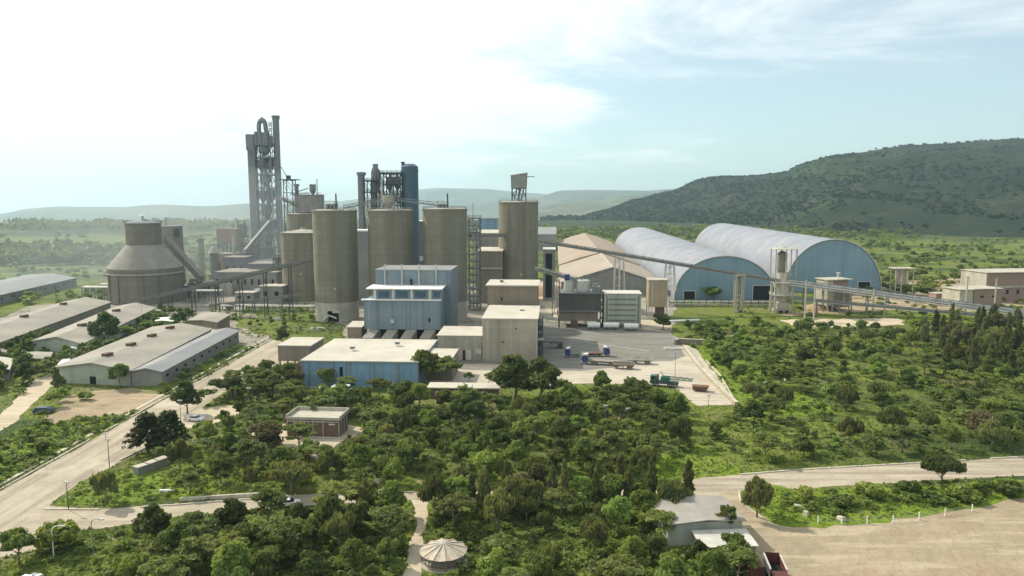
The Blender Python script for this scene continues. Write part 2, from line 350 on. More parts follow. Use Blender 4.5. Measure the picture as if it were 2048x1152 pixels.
# paved and bare ground, laid out from the picture's ground points
sheet('plant_yard', [(-60,660),(60,612),(210,598),(420,585),(560,577),(800,575),(1100,560),(1345,585),(1345,660),(1370,700),(1300,740),(900,760),(560,700),(480,690),(350,640),(150,640),(0,700)], G_dust, 1, jit=3, seg=9, blk=False)
sheet('grass_verge', [(470,650),(490,612),(620,606),(640,640),(690,650),(690,690),(560,690),(540,676)], G_grass, 2, jit=1.5, seg=6, blk=False)
sheet('yard', [(860,740),(905,722),(1100,718),(1165,735),(1375,690),(1395,700),(1475,808),(1395,812),(1350,775),(1285,768),(1130,768),(1000,766),(870,772),(600,775),(560,760),(560,700),(700,700)], G_yard, 3, jit=.8, seg=4)
sheet('asphalt_yard', [(1078,640),(1200,655),(1335,660),(1352,690),(1372,712),(1345,722),(1290,723),(1230,735),(1162,742),(960,741),(905,738),(905,722),(1000,700)], G_asphalt, 4, jit=.3, seg=4)
sheet('bare_patch', [(1075,600),(1080,562),(1120,556),(1125,600),(1180,640),(1260,655),(1335,665),(1345,650),(1300,640),(1200,640),(1110,640)], G_track, 5, jit=1)
ROADL = [(-60,1015),(0,983),(385,768),(545,680),(600,690),(560,735),(480,765),(425,800),(385,830),(330,880),(240,925),(160,965),(100,1010),(200,1018),(360,1008),(560,992),(830,983),(1100,980),(1290,972),(1410,955),(1600,940),(1830,927),(2080,912),(2080,950),(1850,962),(1600,978),(1480,982),(1395,1000),(1290,990),(1100,995),(830,999),(560,1015),(360,1033),(200,1058),(90,1062),(80,1100),(0,1115),(-60,1120)]
i0 = ROADL.index((100,1010)); i1 = ROADL.index((200,1058))
sheet('road', ROADL[:i0+1]+ROADL[i1+1:], G_road, 3, jit=.35, seg=3)
sheet('road', ROADL[i0+1:i1+1]+[(90,1062),(40,1064),(60,1019),(100,1012)], G_cross, 3.5, jit=.3, seg=3)
sheet('dirt_lot', [(1395,1000),(1480,980),(1500,1015),(1560,1048),(1750,1042),(1950,1010),(2080,985),(2200,1010),(2300,1200),(2200,1260),(1540,1260),(1525,1152),(1500,1090),(1450,1060),(1440,1040)], G_lot, 6, jit=.6, seg=3)
sheet('grass_island', [(1478,985),(1530,968),(1620,985),(1700,978),(1850,972),(2080,955),(2080,990),(1950,1018),(1840,1035),(1750,1047),(1620,1055),(1550,1050),(1500,1022)], G_bright, 7, jit=.9, seg=2.5, blk=False)
sheet('path', [(-60,880),(0,830),(70,760),(100,745),(120,760),(75,800),(30,845),(0,862),(-60,910)], G_track, 2, jit=.6)
sheet('bare_earth', [(135,790),(260,775),(340,790),(300,815),(240,830),(160,838),(90,850),(110,820)], G_dirt, 2, jit=1.5)
sheet('gravel_apron', [(355,835),(395,818),(470,810),(480,828),(420,850),(370,858)], G_track, 4, jit=.6)
sheet('hut_yard', [(505,862),(560,848),(700,850),(740,862),(690,880),(665,905),(640,925),(600,900),(520,885)], G_track, 3, jit=1.0)
sheet('garden_path', [(822,1000),(858,1000),(850,1060),(845,1120),(840,1180),(800,1180),(815,1100),(835,1050)], G_track, 4, jit=.3)
sheet('bright_meadow', [(120,1000),(250,945),(420,950),(420,990),(200,1012),(115,1010)], G_bright, 2, jit=1.2, blk=False)
sheet('meadow_strip', [(0,880),(150,815),(330,790),(250,835),(120,905),(0,965),(-60,990),(-60,910)], G_bright, 1.5, jit=1.5, blk=False)
sheet('bank', [(1380,690),(1420,690),(1700,830),(1500,830),(1475,806)], G_bright, 2, jit=2, blk=False)
sheet('meadow', [(1250,920),(1400,890),(1490,935),(1480,948),(1300,962)], G_bright, 2, jit=2, blk=False)
sheet('track_across', [(1560,640),(1800,636),(1810,650),(1640,656),(1580,650)], G_track, 3, jit=1.5, blk=True)
sheet('bare_ground', [(1560,632),(1800,620),(2080,640),(2080,560),(1900,556),(1770,565)], G_dirt, 1, jit=5, seg=8, blk=False)
sheet('meadow_ground', [(1750,640),(2080,650),(2080,625),(1900,622)], G_bright, 2, jit=2, blk=False)
for i,(x0,y0,x1,y1) in enumerate(((380,500,245,478),(0,478,230,486),(60,520,225,512))):
    pass
# kerbs
def strip(name, pts, wd, h, mat, px=True):
    mb = MB(); w_ = [P(*p) for p in pts] if px else pts
    for a,b in zip(w_[:-1], w_[1:]):
        L_ = math.hypot(b[0]-a[0], b[1]-a[1]); n = max(1, int(L_/6))
        for k in range(n):
            if rnd.random() < .06: continue
            p = [a[i]+(b[i]-a[i])*k/n for i in (0,1)]; q = [a[i]+(b[i]-a[i])*((k+.985)/n) for i in (0,1)]
            mb.beam((p[0],p[1],h/2),(q[0],q[1],h/2), wd, h)
    return mb.build(name, mat)
struct(strip('kerb', [(-60,1012),(0,981),(385,766),(545,679)], .35, .3, MT['kerb']))
struct(strip('kerb', [(-60,1000),(0,970),(385,757),(540,673)], .9, .16, MT['kerb']))
struct(strip('kerb', [(90,1019),(200,1020),(360,1010),(560,994),(830,985)], .4, .25, MT['kerb']))
struct(strip('kerb', [(240,922),(300,893),(335,868)], .4, .35, MT['kerb']))
struct(strip('kerb', [(1478,984),(1480,1000),(1500,1020),(1530,1040)], .35, .3, MT['kerb']))
struct(strip('kerb', [(1480,950),(1600,940),(1830,927),(2080,912)], .4, .25, MT['kerb']))
struct(strip('road_marking', [(1090,672),(1160,683),(1300,702)], .5, .06, MT['kerb']))

# ------------------------------------------------------------------ hills
def interp(tab, x):
    if x <= tab[0][0]: return tab[0][1]
    for (a,b),(c,d) in zip(tab[:-1], tab[1:]):
        if x <= c: t = (x-a)/(c-a); t = t*t*(3-2*t)*.5+t*.5; return b+(d-b)*t
    return tab[-1][1]
def hill(name, crest, r0, rc, mat, px0, px1, nu, nv, rough, base=0.0, nscale=.006, seed=5, back=1.6):
    """crest: picture heights of the ridge line; r0/rc: foot and ridge distances (m), functions of px."""
    nz = vnoise(seed); v = []; f = []
    for i in range(nu):
        px = px0+(px1-px0)*i/(nu-1); D0 = interp(r0,px); DC = interp(rc,px); top = hz(interp(crest,px), DC)
        tx = (px-1024)/FPX
        for j in range(nv):
            t = j/(nv-1)*back
            D = D0+(DC-D0)*t
            pr = sm(0,1,t)*.55 + t*.45 if t <= 1 else 1 - (t-1)*.6
            x = tx*D; y = D
            env = math.sin(min(1,t)*math.pi)**.8 if t < 1 else 0
            z = base + (top-base)*pr + rough*nz(x, y, nscale)*env + rough*.45*nz(x, y, nscale*3.1)*env
            z += rough*.5*(1-2*abs(nz(y*.8, x*1.3, nscale*2.2)))*env*env
            if t > .9: z += rough*.07*nz(x, y, nscale*9)
            v.append((x, y, z))
    for i in range(nu-1):
        for j in range(nv-1): f.append((i*nv+j, (i+1)*nv+j, (i+1)*nv+j+1, i*nv+j+1))
    HILLV.append((v, nu, nv))
    return struct(MB().add(v, f).build(name, mat, smooth=True))
HILLV = []
G_hill = ground_mat('scrub_hillside', [(.016,.031,.013), (.004,.50,.64,(.045,.046,.026),(1,1.8),8), (.02,.45,.58,(.018,.029,.014),(1,1),9), (.012,.57,.68,(.055,.052,.034),(.25,2.2,R(5)),9), (.0025,.56,.66,(.035,.058,.016),one,5), (.06,.52,.61,(.011,.018,.009),one,9)], bump=1.0, bscale=.03)
G_ridge = ground_mat('far_ridge', [(.10,.11,.06), (.0012,.45,.6,(.17,.15,.09),one,8), (.004,.5,.62,(.06,.075,.04),one,8)], bump=0)
hill('hill', [(1080,452),(1140,444),(1200,428),(1265,400),(1340,382),(1400,358),(1425,354),(1500,352),(1560,345),(1600,325),(1660,310),(1700,305),(1800,290),(1900,286),(2000,278),(2100,275),(2400,250)],
     [(1080,2300),(1400,1750),(1700,1250),(2100,1100),(2400,1000)], [(1080,2700),(1400,2600),(1700,2350),(2100,2250),(2400,2200)], G_hill, 1080, 2500, 240, 60, 26, base=-6)
hill('hill', [(900,440),(1000,438),(1075,412),(1130,404),(1200,400),(1260,392),(1330,384),(1500,380),(1700,378)], [(900,3800),(1700,3800)], [(900,5600),(1700,5600)], G_ridge, 900, 1700, 90, 20, 45, base=-180, seed=8, nscale=.0035)
hill('hill', [(800,420),(1000,404),(1080,392),(1120,380),(1180,379),(1300,381),(1330,378),(1500,372)], [(800,7000),(1500,7000)], [(800,8600),(1500,8600)], G_ridge, 800, 1500, 80, 14, 40, base=-180, seed=9, nscale=.002)
hill('hill', [(600,420),(700,400),(800,384),(870,376),(960,377),(1060,386),(1200,398),(1400,410)], [(600,8800),(1400,8800)], [(600,11500),(1400,11500)], G_ridge, 600, 1400, 80, 14, 40, base=-180, seed=10, nscale=.002)
hill('hill', [(-300,436),(0,430),(60,417),(120,412),(250,413),(330,408),(420,412),(500,407),(620,410),(760,414),(900,420)], [(-300,5200),(900,5200)], [(-300,8200),(900,8200)], G_ridge, -300, 900, 120, 16, 40, base=-180, seed=12, nscale=.002)
MT['tanroof2'] = surf('brown_dusty_roof', (.34,.265,.20), (.30,.235,.18), scale=.04, dirt=.3, dirtcol=(.38,.31,.24), panel=.12, panelp=5)
MT['sheet'] = surf('grey_sheet_roof', (.36,.33,.29), (.28,.26,.225), scale=.4, dirt=.3, dirtcol=(.24,.20,.15), panel=.3, panelp=1.0)

# ------------------------------------------------------------------ silos
def arc_pts(cx, cy, r, z, n=40): return [(cx+r*math.cos(2*math.pi*k/n), cy+r*math.sin(2*math.pi*k/n), z) for k in range(n+1)]
def rail_ring(mb, r, z, h=1.2, n=36, t=.12):
    for k in range(n):
        a = 2*math.pi*k/n; b = 2*math.pi*(k+1)/n
        p = (r*math.cos(a), r*math.sin(a)); q = (r*math.cos(b), r*math.sin(b))
        mb.beam((p[0],p[1],z+h),(q[0],q[1],z+h),t); mb.beam((p[0],p[1],z+h*.5),(q[0],q[1],z+h*.5),t*.8); mb.beam((p[0],p[1],z),(p[0],p[1],z+h),t)
def silo(x0, x1, yb, yt, label, group, mat='silo', plinth=True, cone=0.0, name='silo', door=True, ladder=None):
    Yf = YY(yb); sc = FPX/(Yf*cT+CAMZ*sT) ; Rr = (x1-x0)/2/sc*1.03; Yc = Yf+Rr
    Rr = (x1-x0)/2*((Yc*cT+20*sT)/FPX); Yc = Yf+Rr; cx = XX((x0+x1)/2, Yc, 25); H = hz(yt, Yc-Rr)
    t = thing(name, label, 'silo', (cx, Yc, 0), YAW, group)
    m = MB(); zb = 9.5 if plinth else 0
    m.cyl(0,0,zb,H-.9,Rr,n=72); m.cyl(0,0,H-.9,H,Rr+.22,n=72); m.build('shell', MT[mat], t, True)
    if plinth:
        m = MB(); hole = [-.62,-.30] if door else None
        n = 72; 
        for k in range(n):
            a = 2*math.pi*k/n; b = 2*math.pi*(k+1)/n; mid = (a+b)/2
            ang = (mid+math.pi/2+math.pi)%(2*math.pi)-math.pi
            z1 = 8.9
            pts = []
            if door and -.20 < ang < .32:
                lo = 5.6
            else: lo = 0
            ro = Rr-.15; ri = Rr-1.2
            q = [(ri*math.cos(a),ri*math.sin(a),lo),(ro*math.cos(a),ro*math.sin(a),lo),(ro*math.cos(b),ro*math.sin(b),lo),(ri*math.cos(b),ri*math.sin(b),lo)]
            m.add(q+[(x,y,zb+.01) for x,y,_ in q],[(3,2,1,0),(4,5,6,7),(1,2,6,5),(3,0,4,7),(0,1,5,4),(2,3,7,6)])
        m.build('base_wall', MT['conc'], t)
        if door:
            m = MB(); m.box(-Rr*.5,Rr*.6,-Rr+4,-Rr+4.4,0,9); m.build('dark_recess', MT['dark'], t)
            m = MB(); m.box(-3.4,-2.9,-Rr+.6,-Rr+1.1,0,5.6); m.box(.5,4.5,-Rr+.5,-Rr+.9,4.6,5.6); m.tube([(-4,-Rr-.5,1),(-1,-Rr+.5,3.4),(3,-Rr-1,2.2)],.45); m.build('outlet_chute', MT['pale'], t)
    m = MB()
    if cone: m.cyl(0,0,H,H+cone,Rr-.4,1.6,n=48); m.cyl(0,0,H+cone-.1,H+cone+.9,1.5,n=16)
    else: m.cyl(0,0,H,H+.5,Rr-.6,Rr-3,n=48)
    m.build('roof', MT['conc'], t, True)
    m = MB(); rail_ring(m, Rr-.3, H); m.build('guard_rail', MT['steel'], t)
    m = MB(); m.box(2,2.7,-Rr-.32,-Rr+.5,16,17.1); m.build('hatch', MT['pale'], t)
    block([(cx-Rr,Yc-Rr),(cx+Rr,Yc-Rr),(cx+Rr,Yc+Rr),(cx-Rr,Yc+Rr)])
    return t, cx, Yc, Rr, H
G1 = 'big cement silos in a row'
s1,S1X,S1Y,SR,SH = silo(629,716,645,421,'tall tan concrete silo nearest the road with a dark opening at its foot', G1)
s2,S2X,S2Y,_,_ = silo(738,828,645,421,'tall tan concrete silo between two others behind the blue stepped building', G1, door=False)
s3,S3X,S3Y,_,_ = silo(847,935,645,418,'tall tan concrete silo just left of the steel stair tower', G1, door=False)
s4,S4X,S4Y,S4R,S4H = silo(565,651,604,466,'shorter tan concrete silo with a flat pale cone roof, half hidden by a taller one', 'back silos', cone=1.6, plinth=False)
s5,S5X,S5Y,S5R,S5H = silo(577,655,583,428,'tan concrete silo behind the shorter cone-roofed silo, carrying a grey box building', 'back silos', cone=1.2, plinth=False)
s6,S6X,S6Y,S6R,S6H = silo(997,1076,606,404,'slim tall sunlit concrete silo with a raised cabin on steel legs on top', 'right silo', plinth=False)
# ladders/pipes on the slim silo
m = MB(); 
for a in (-2.0,-1.2): m.beam((S6R*1.02*math.cos(a),S6R*1.02*math.sin(a),0),(S6R*1.02*math.cos(a),S6R*1.02*math.sin(a),S6H),.35)
m.build('down_pipe', MT['dusty'], s6)
# cabin on silo 6
zs = FPX/(S6Y*cT); Yk = S6Y-2; k = 1/zs
t = thing('rooftop_cabin', 'grey cabin with slanting roof on steel legs on top of the slim silo', 'cabin', (XX(1038,Yk,66),Yk,S6H+.5), YAW)
zb, zt = hz(376,Yk)-S6H-.5, hz(350,Yk)-S6H-.5
m = MB(); m.hexa([(-4.4,-4,zb),(4.4,-4,zb),(4.4,4,zb),(-4.4,4,zb),(-4.6,-4,zt-.6),(4.8,-4,zt+.9),(4.8,4,zt+.9),(-4.6,4,zt-.6)]); m.build('cabin_wall', MT['greywall'], t)
m = MB(); m.hexa([(-4.8,-4.3,zt-.58),(5,-4.3,zt+.95),(5,4.3,zt+.95),(-4.8,4.3,zt-.58),(-4.8,-4.3,zt-.2),(5,-4.3,zt+1.3),(5,4.3,zt+1.3),(-4.8,4.3,zt-.2)]); m.build('roof', MT['creamroof'], t)
m = MB(); m.frame(-4,4,-3.5,3.5,[0,zb*.5,zb],t=.4,nx=2); m.build('steel_legs', MT['dsteel'], t)
m = MB()
for x in (-1.2,1,2.8): m.tube([(x,-2.5,zb),(x-.3,-2.8,zb*.6),(x-1.2,-3,zb*.35),(x-1.2,-3,0)],.45)
m.build('feed_pipe', MT['steel'], t)
m = MB(); m.beam((4.6,0,zt-1),(9,0,zt-1),.45); m.build('jib_beam', MT['steel'], t)
for j in range(7):
    pass
# rooftop houses on silos
def roof_house(S, Yc, H, px0, px1, yt, label, mast=None, hopper=False):
    Yk = Yc-3; x0 = XX(px0,Yk,H); x1 = XX(px1,Yk,H); zt = hz(yt,Yk)-H
    t = thing('rooftop_hopper' if hopper else 'rooftop_house', label, 'hopper' if hopper else 'plant room', ((x0+x1)/2,Yk,H+.5), YAW)
    wd = (x1-x0)/2; m = MB()
    if hopper:
        m.cyl(0,0,zt*.42,zt-.5,wd*.85,n=20); m.cyl(0,0,.3,zt*.42,wd*.35,wd*.85,n=20,caps=False); m.build('hopper_shell', MT['conc'], t, True)
        m = MB(); m.frame(-wd,wd,-wd,wd,[0,zt*.5,zt],t=.3); m.build('steel_frame', MT['steel'], t)
    else:
        m.box(-wd*.9,wd*.75,-2.5,2.5,0,zt*.55); m.build('wall', MT['steel'], t)
        m = MB(); m.box(-wd,wd*.85,-2.9,2.9,zt*.55,zt*.62); m.box(-wd,wd*.85,-2.9,2.9,zt*.86,zt*.92); m.build('roof', MT['pale'], t)
        m = MB(); m.rail(-wd,wd*.8,-2.8,2.8,zt*.62,1.0); m.build('guard_rail', MT['dsteel'], t)
        m = MB()
        for q in (-.5,.1): m.box(wd*q,wd*q+.9,-2.62,-2.45,.4,zt*.4)
        m.build('window', MT['glass'], t)
    if mast:
        z2 = hz(mast,Yk)-H; m = MB(); m.tube([(wd*.82,-1,0),(wd*.82,-1,z2)],.38); m.build('vent_mast', MT['dsteel'], t, True)
    return t
roof_house(None,S1Y,SH,653,676,402,'small grey plant room with a thin mast on the silo nearest the road',mast=389)
roof_house(None,S3Y,SH,875,898,402,'small grey plant room with a thin mast on the silo left of the stair tower',mast=389)
roof_house(None,S2Y,SH,764,792,391,'pale funnel-shaped hopper in a steel frame on the middle silo',hopper=True)

# ------------------------------------------------------------------ galleries and conveyors
def gallery(name, label, cat, a, b, w_=2.6, h=2.4, mat='belt', truss=True, pipe=False, supports=None, sw=1.0, sup_mat='steel', roofmat='creamroof', group=None, light=False):
    a = Vector(a); b = Vector(b); t = thing(name, label, cat, tuple(a), 0, group); d = b-a; L_ = d.length; u = d.normalized()
    m = MB(); z3 = Vector((0,0,1))
    m.beam((0,0,0), tuple(d), w_, .35); m.build('belt_deck', MT[mat], t)
    side = u.cross(z3).normalized()*(w_/2)
    if truss:
        m = MB(); n = max(2,int(L_/(h*1.5)))
        for s in (-1,1):
            o = side*s
            m.beam(tuple(o+z3*.3), tuple(d+o+z3*.3), .22); m.beam(tuple(o+z3*(h)), tuple(d+o+z3*(h)), .22)
            for k in range(n):
                p = d*(k/n)+o; q = d*((k+1)/n)+o
                m.beam(tuple(p+z3*.3), tuple(p+z3*h), .14)
                m.beam(tuple(p+z3*(.3 if k%2 else h)), tuple(q+z3*(h if k%2 else .3)), .12)
        m.build('truss', MT['steel'], t)
    if roofmat:
        m = MB(); zc = h*.55 if truss else h*.5
        m.beam((0,0,zc),tuple(d+Vector((0,0,zc))), w_*.72, h*.5); m.build('belt_cover', MT[roofmat], t)
    if pipe:
        m = MB(); o = side*1.5; m.tube([tuple(o+z3*.5),tuple(d+o+z3*.5)],.42,n=8); m.tube([tuple(o*1.5-z3*.5),tuple(d+o*1.5-z3*.5)],.28,n=6); m.build('pipe', MT['pipe'], t, True)
    for q in (supports or []):
        p = d*q; g = -(a.z+p.z)
        if g > -.8: continue
        m = MB(); side0 = side; side = side*sw; along = u*1.6*sw; along.z = 0; n = max(1,int(-g/6)); 
        for s in (-1,1):
            m.beam((p.x+side.x*s*1.7,p.y+side.y*s*1.7,g),(p.x+side.x*s,p.y+side.y*s,p.z),.38)
        for k in range(n):
            z0 = g+(p.z-g)*k/n; z1 = g+(p.z-g)*(k+1)/n
            f0 = 1.7-.7*k/n; f1 = 1.7-.7*(k+1)/n
            m.beam((p.x+side.x*f0,p.y+side.y*f0,z0),(p.x-side.x*f1,p.y-side.y*f1,z1),.2); m.beam((p.x+side.x*f1,p.y+side.y*f1,z1),(p.x-side.x*f1,p.y-side.y*f1,z1),.22)
        if sw > 1:
            for s in (-1,1):
                for e in (-1,1): m.beam((p.x+side.x*s*1.3+along.x*e,p.y+side.y*s*1.3+along.y*e,g),(p.x+side.x*s*.6+along.x*e*.7,p.y+side.y*s*.6+along.y*e*.7,p.z),.42)
            for k in range(n): z0=g+(p.z-g)*(k+.5)/n; m.beam((p.x-along.x,p.y-along.y-side.y,z0),(p.x+along.x,p.y+along.y-side.y,z0),.22); m.beam((p.x-along.x,p.y-along.y-side.y,g+(p.z-g)*k/n),(p.x+along.x,p.y+along.y-side.y,g+(p.z-g)*(k+1)/n),.2)
        side = side0
        m.build('trestle', MT[sup_mat], t)
    return t
ca = Vector((XX(1074,388,37),388,hz(484,388))); cb_ = Vector((XX(1568,385,20),385,hz(566,385))); cc = Vector((XX(2075,362,2),362,1.6))
gallery('conveyor','long sloping conveyor gallery from the slim silo down to the frame tower','conveyor',ca,cb_,w_=2.2,h=1.7,supports=[.335,.54],roofmat='belt',pipe=False,sw=1.9,sup_mat='pipe')
gallery('conveyor','lower run of the long conveyor, silvery pipes dropping to the ground at the right edge','conveyor',cb_+Vector((.6,0,0)),cc,w_=3,h=2.4,mat='beltlight',roofmat='beltlight',pipe=True,supports=[.08,.16,.25,.34,.42,.5,.6])
gallery('conveyor','second thinner conveyor line running beneath the lower run at the right','conveyor',(XX(1590,378,12),378,hz(600,378)),(XX(2060,355,1),355,.6),w_=1.8,h=1.4,mat='beltlight',roofmat='belt',supports=[.1,.2,.32,.45])
gallery('conveyor','thin inclined conveyor rising over the storage ground from the left to the road silo','conveyor',(XX(235,392,2),392,1.2),(XX(630,366,28),366,hz(521,366)),w_=2.6,h=2.0,roofmat='dusty',mat='dsteel',supports=[.28,.4,.52,.64,.76,.88],sup_mat='dsteel')
gallery('conveyor','short low conveyor climbing past the shorter silo to the road silo foot','conveyor',(XX(420,398,1),398,1.0),(XX(600,372,8),372,hz(592,372)),w_=1.6,h=1.3,roofmat='belt',supports=[.5,.8])
gallery('conveyor','upper truss footbridge between the road silo roof and the middle silo roof','conveyor',(S1X+5,S1Y-2,SH+.9),(S2X-3,S2Y-2,SH+4.6),w_=1.6,h=1.5,roofmat=None,mat='steel')
gallery('conveyor','truss bridge sloping from the middle silo roof to the silo at the stair tower','conveyor',(S2X+4,S2Y-2,SH+4.6),(S3X-3,S3Y-2,SH+2.2),w_=1.6,h=1.5,roofmat=None,mat='steel')
gallery('conveyor','dusty conveyor between the stair tower and the slim silo','conveyor',(XX(936,398,32),398,hz(474,398)),(S6X-6,S6Y-6,hz(480,390)),w_=2.2,h=2.0,roofmat='belt')
gallery('conveyor','low conveyor from the slim silo towards the dark filter house','conveyor',(XX(1072,372,16),372,hz(540,372)),(XX(1150,350,12),350,hz(562,350)),w_=2.2,h=1.8,roofmat='belt',supports=[.5])
gallery('conveyor','rising conveyor from the cluster of grey sheds to the kiln tower','conveyor',(XX(492,520,6),520,hz(505,520)),(XX(540,545,30),545,hz(447,545)),w_=3,h=3,roofmat='duct',mat='duct',truss=False,supports=[.2,.6])
gallery('conveyor','stepped gallery leaning down from the tall tower to the box on the back silo','conveyor',(XX(560,560,66),560,hz(398,560)),(XX(592,480,54),480,hz(412,480)),w_=2.4,h=2.2,roofmat='belt')
gallery('pipe_bridge','thin sloping pipe from the tall tower down to the mast frame','pipe bridge',(XX(562,580,90),580,hz(334,580)),(XX(578,480,70),480,hz(361,480)),w_=.8,h=.8,roofmat=None,mat='steel',truss=False)

# ------------------------------------------------------------------ tall kiln tower
def cyclone(m, x, y, z0, z1, r):
    h = z1-z0; m.cyl(x,y,z0+h*.5,z1,r,n=18); m.cyl(x,y,z0+h*.08,z0+h*.5,r*.28,r,n=18,caps=False); m.cyl(x,y,z0,z0+h*.1,r*.28,n=10); m.tube([(x+r*.2,y-r*.4,z1),(x+r*.2,y-r*.4,z1+h*.12)],r*.4)
Yt = YY(548)+4; k1 = (Yt*cT)/FPX
def tx(px): return (px-530)*k1
def tz(py): return hz(py,Yt)
t = thing('kiln_tower','tallest tower, an open steel preheater frame packed with grey cyclones','tower',(XX(530,Yt,40),Yt,0),YAW)
m = MB(); lv = [0,tz(520),tz(495),tz(468),tz(441),tz(410),tz(377),tz(349),tz(315),tz(290)]
m.frame(tx(514),tx(547),0,12,lv,t=.75,nx=2); m.build('steel_frame', MT['steel'], t)
m = MB()
for z in lv[1:]: m.box(tx(511),tx(549),-1.3,13.3,z+.02,z+.3)
m.build_each('platform', MT['steel'], t)
for z in lv[1:]:
    m = MB(); m.rail(tx(511),tx(549),-1.3,13.3,z+.3,1.2,t=.14); m.build('guard_rail', MT['steel'], t)
for i in range(2,9):
    m = MB(); z0 = lv[i]; z1 = lv[i+1]
    if i%2: cyclone(m,tx(524),4.5,z0+1,z1-1.5,3.4); cyclone(m,tx(538),7,z0+1.5,z1-1,3.2)
    else: cyclone(m,tx(530),4.5,z0+.8,z1-1.2,4.3)
    m.build('cyclone', MT['duct'], t, True)
m = MB(); m.box(tx(520),tx(542),2,9,lv[1]-8,lv[2]); m.tube([(tx(534),5,lv[2]),(tx(531),5,lv[4]),(tx(536),4,lv[6]),(tx(528),5,lv[8])],1.5,n=12); m.build('riser_duct', MT['duct'], t, True)
m = MB(); m.box(tx(498),tx(511),2,9,0,tz(300)); m.box(tx(496.5),tx(512),1,10,tz(300),tz(268)); m.build('lift_shaft', MT['duct'], t)
m = MB(); m.cyl(tx(523),4,tz(290),tz(264),2.9,n=20); m.cyl(tx(535),4,tz(290),tz(264),2.9,n=20); m.cyl(tx(543),6,tz(290),tz(270),1.6,n=14)
m.box(tx(514),tx(518.5),1,7,tz(290),tz(263)); m.build('top_cyclone', MT['duct'], t, True)
m = MB(); pts = []
for q in range(13):
    a = math.pi*q/12; pts.append((tx(528)-tx(530)+(-math.cos(a))*2.9+0.0+tx(529), 4, tz(250)+math.sin(a)*4.6))
pts = [(tx(521.5),4,tz(266)),(tx(521.5),4,tz(255))]+[((tx(528.3)-math.cos(math.pi*q/12)*(tx(535)-tx(521.5))/2), 4, tz(252)+math.sin(math.pi*q/12)*5.2) for q in range(13)]+[(tx(535.5),4,tz(258)),(tx(537),4,tz(266))]
m.tube(pts,1.75,n=14); m.tube([(tx(525),4,tz(243)),(tx(528.3),4,tz(237)),(tx(531),4,tz(243))],1.9,n=12); m.build('gooseneck_duct', MT['duct'], t, True)
m = MB(); m.cyl(tx(554.5),6,0,tz(232),2.55,n=24); m.cyl(tx(554.5),6,tz(237),tz(234),3.1,n=24); m.cyl(tx(554.5),6,tz(232.5),tz(230),3.3,n=24)
m.build('exhaust_stack', MT['duct'], t, True)
m = MB()
for q in range(9): 
    z = tz(290-q*5.5); m.box(tx(545)-.2,tx(551),1,3.5,z,z+.25); m.beam((tx(545),1,z),(tx(550),1,z+2.6 if q%2 else z-2.4),.3)
for px in (545,550): m.box(tx(px)-.2,tx(px)+.2,.8,1.2,tz(315),tz(243))
m.build('stair', MT['steel'], t)
block([(XX(495,Yt),Yt-5),(XX(565,Yt),Yt-5),(XX(565,Yt),Yt+20),(XX(495,Yt),Yt+20)])

# ------------------------------------------------------------------ second tower (behind the middle silo)
Y2 = 428; k2 = (Y2*cT)/FPX
def ux(px): return (px-775)*k2
def uz(py): return hz(py,Y2)
t = thing('mill_tower','lower dark steel process tower with ducts behind the middle silo','tower',(XX(775,Y2,40),Y2,0),YAW)
m = MB(); m.frame(ux(728),ux(759),0,9,[uz(500),uz(465),uz(437),uz(411),uz(384),uz(361)],t=.5,nx=2); m.frame(ux(761),ux(803),0,10,[0,uz(437),uz(411),uz(388),uz(368),uz(346)],t=.6,nx=3)
m.build('steel_frame', MT['dsteel'], t)
m = MB()
for py in (384,361): m.box(ux(727),ux(760),-.8,9.8,uz(py),uz(py)+.3); m.rail(ux(727),ux(760),-.8,9.8,uz(py)+.3,1.1,t=.12)
for py in (411,388,368,346): m.box(ux(760),ux(804),-.9,10.8,uz(py)+.02,uz(py)+.33); m.rail(ux(760),ux(804),-.9,10.8,uz(py)+.33,1.1,t=.12)
m.build_each('platform', MT['dsteel'], t)
m = MB(); m.box(ux(716),ux(726),1,6,0,uz(350)); m.box(ux(714.5),ux(728.5),.6,6.4,uz(350),uz(344)); m.build('elevator_leg', MT['duct'], t)
m = MB(); m.tube([(ux(746),4,uz(470)),(ux(746),4,uz(400)),(ux(747.5),4,uz(372)),(ux(747.5),4,uz(345)),(ux(750),4,uz(336))],2.0,n=16); m.cyl(ux(750),4,uz(338),uz(328),1.5,n=14); m.cyl(ux(750),4,uz(330),uz(327.5),1.8,n=14)
m.tube([(ux(753),4,uz(338)),(ux(755.5),4,uz(345)),(ux(755),4,uz(372)),(ux(752),4,uz(385))],1.3,n=12); m.build('gooseneck_duct', MT['duct'], t, True)
for px,a,b in ((779,350,388),(794,350,384),(770,390,409),(786,386,409),(798,390,409)):
    m = MB(); cyclone(m,ux(px),4,uz(b),uz(a)-1,2.2); m.build('cyclone', MT['duct'], t, True)
m = MB(); m.tube([(ux(742),-.5,uz(430)),(ux(742),-.5,uz(405)),(ux(738),-.5,uz(398)),(ux(732),-.5,uz(405)),(ux(732),-.5,uz(430))],.5); m.tube([(ux(766),-.6,uz(415)),(ux(766),-.6,uz(362)),(ux(772),1,uz(352))],.5); m.tube([(ux(790),-.6,uz(415)),(ux(784),-.6,uz(392)),(ux(788),1,uz(372))],.55); m.build('pipe', MT['pipe'], t, True)
t = thing('blue_silo','tall dark blue steel bin with a domed top beside the lower process tower','silo',(XX(820,Y2+2,40),Y2+5,0),YAW)
m = MB(); rb = 17*k2; m.cyl(0,0,0,uz(333),rb,n=48); m.cyl(0,0,uz(343),uz(340),rb+.2,n=48); m.build('shell', MT['darkblue'], t, True)
m = MB(); m.cyl(0,0,uz(333)+.01,uz(327),rb+.15,rb*.55,n=48); m.build('roof', MT['darkblue'], t, True)
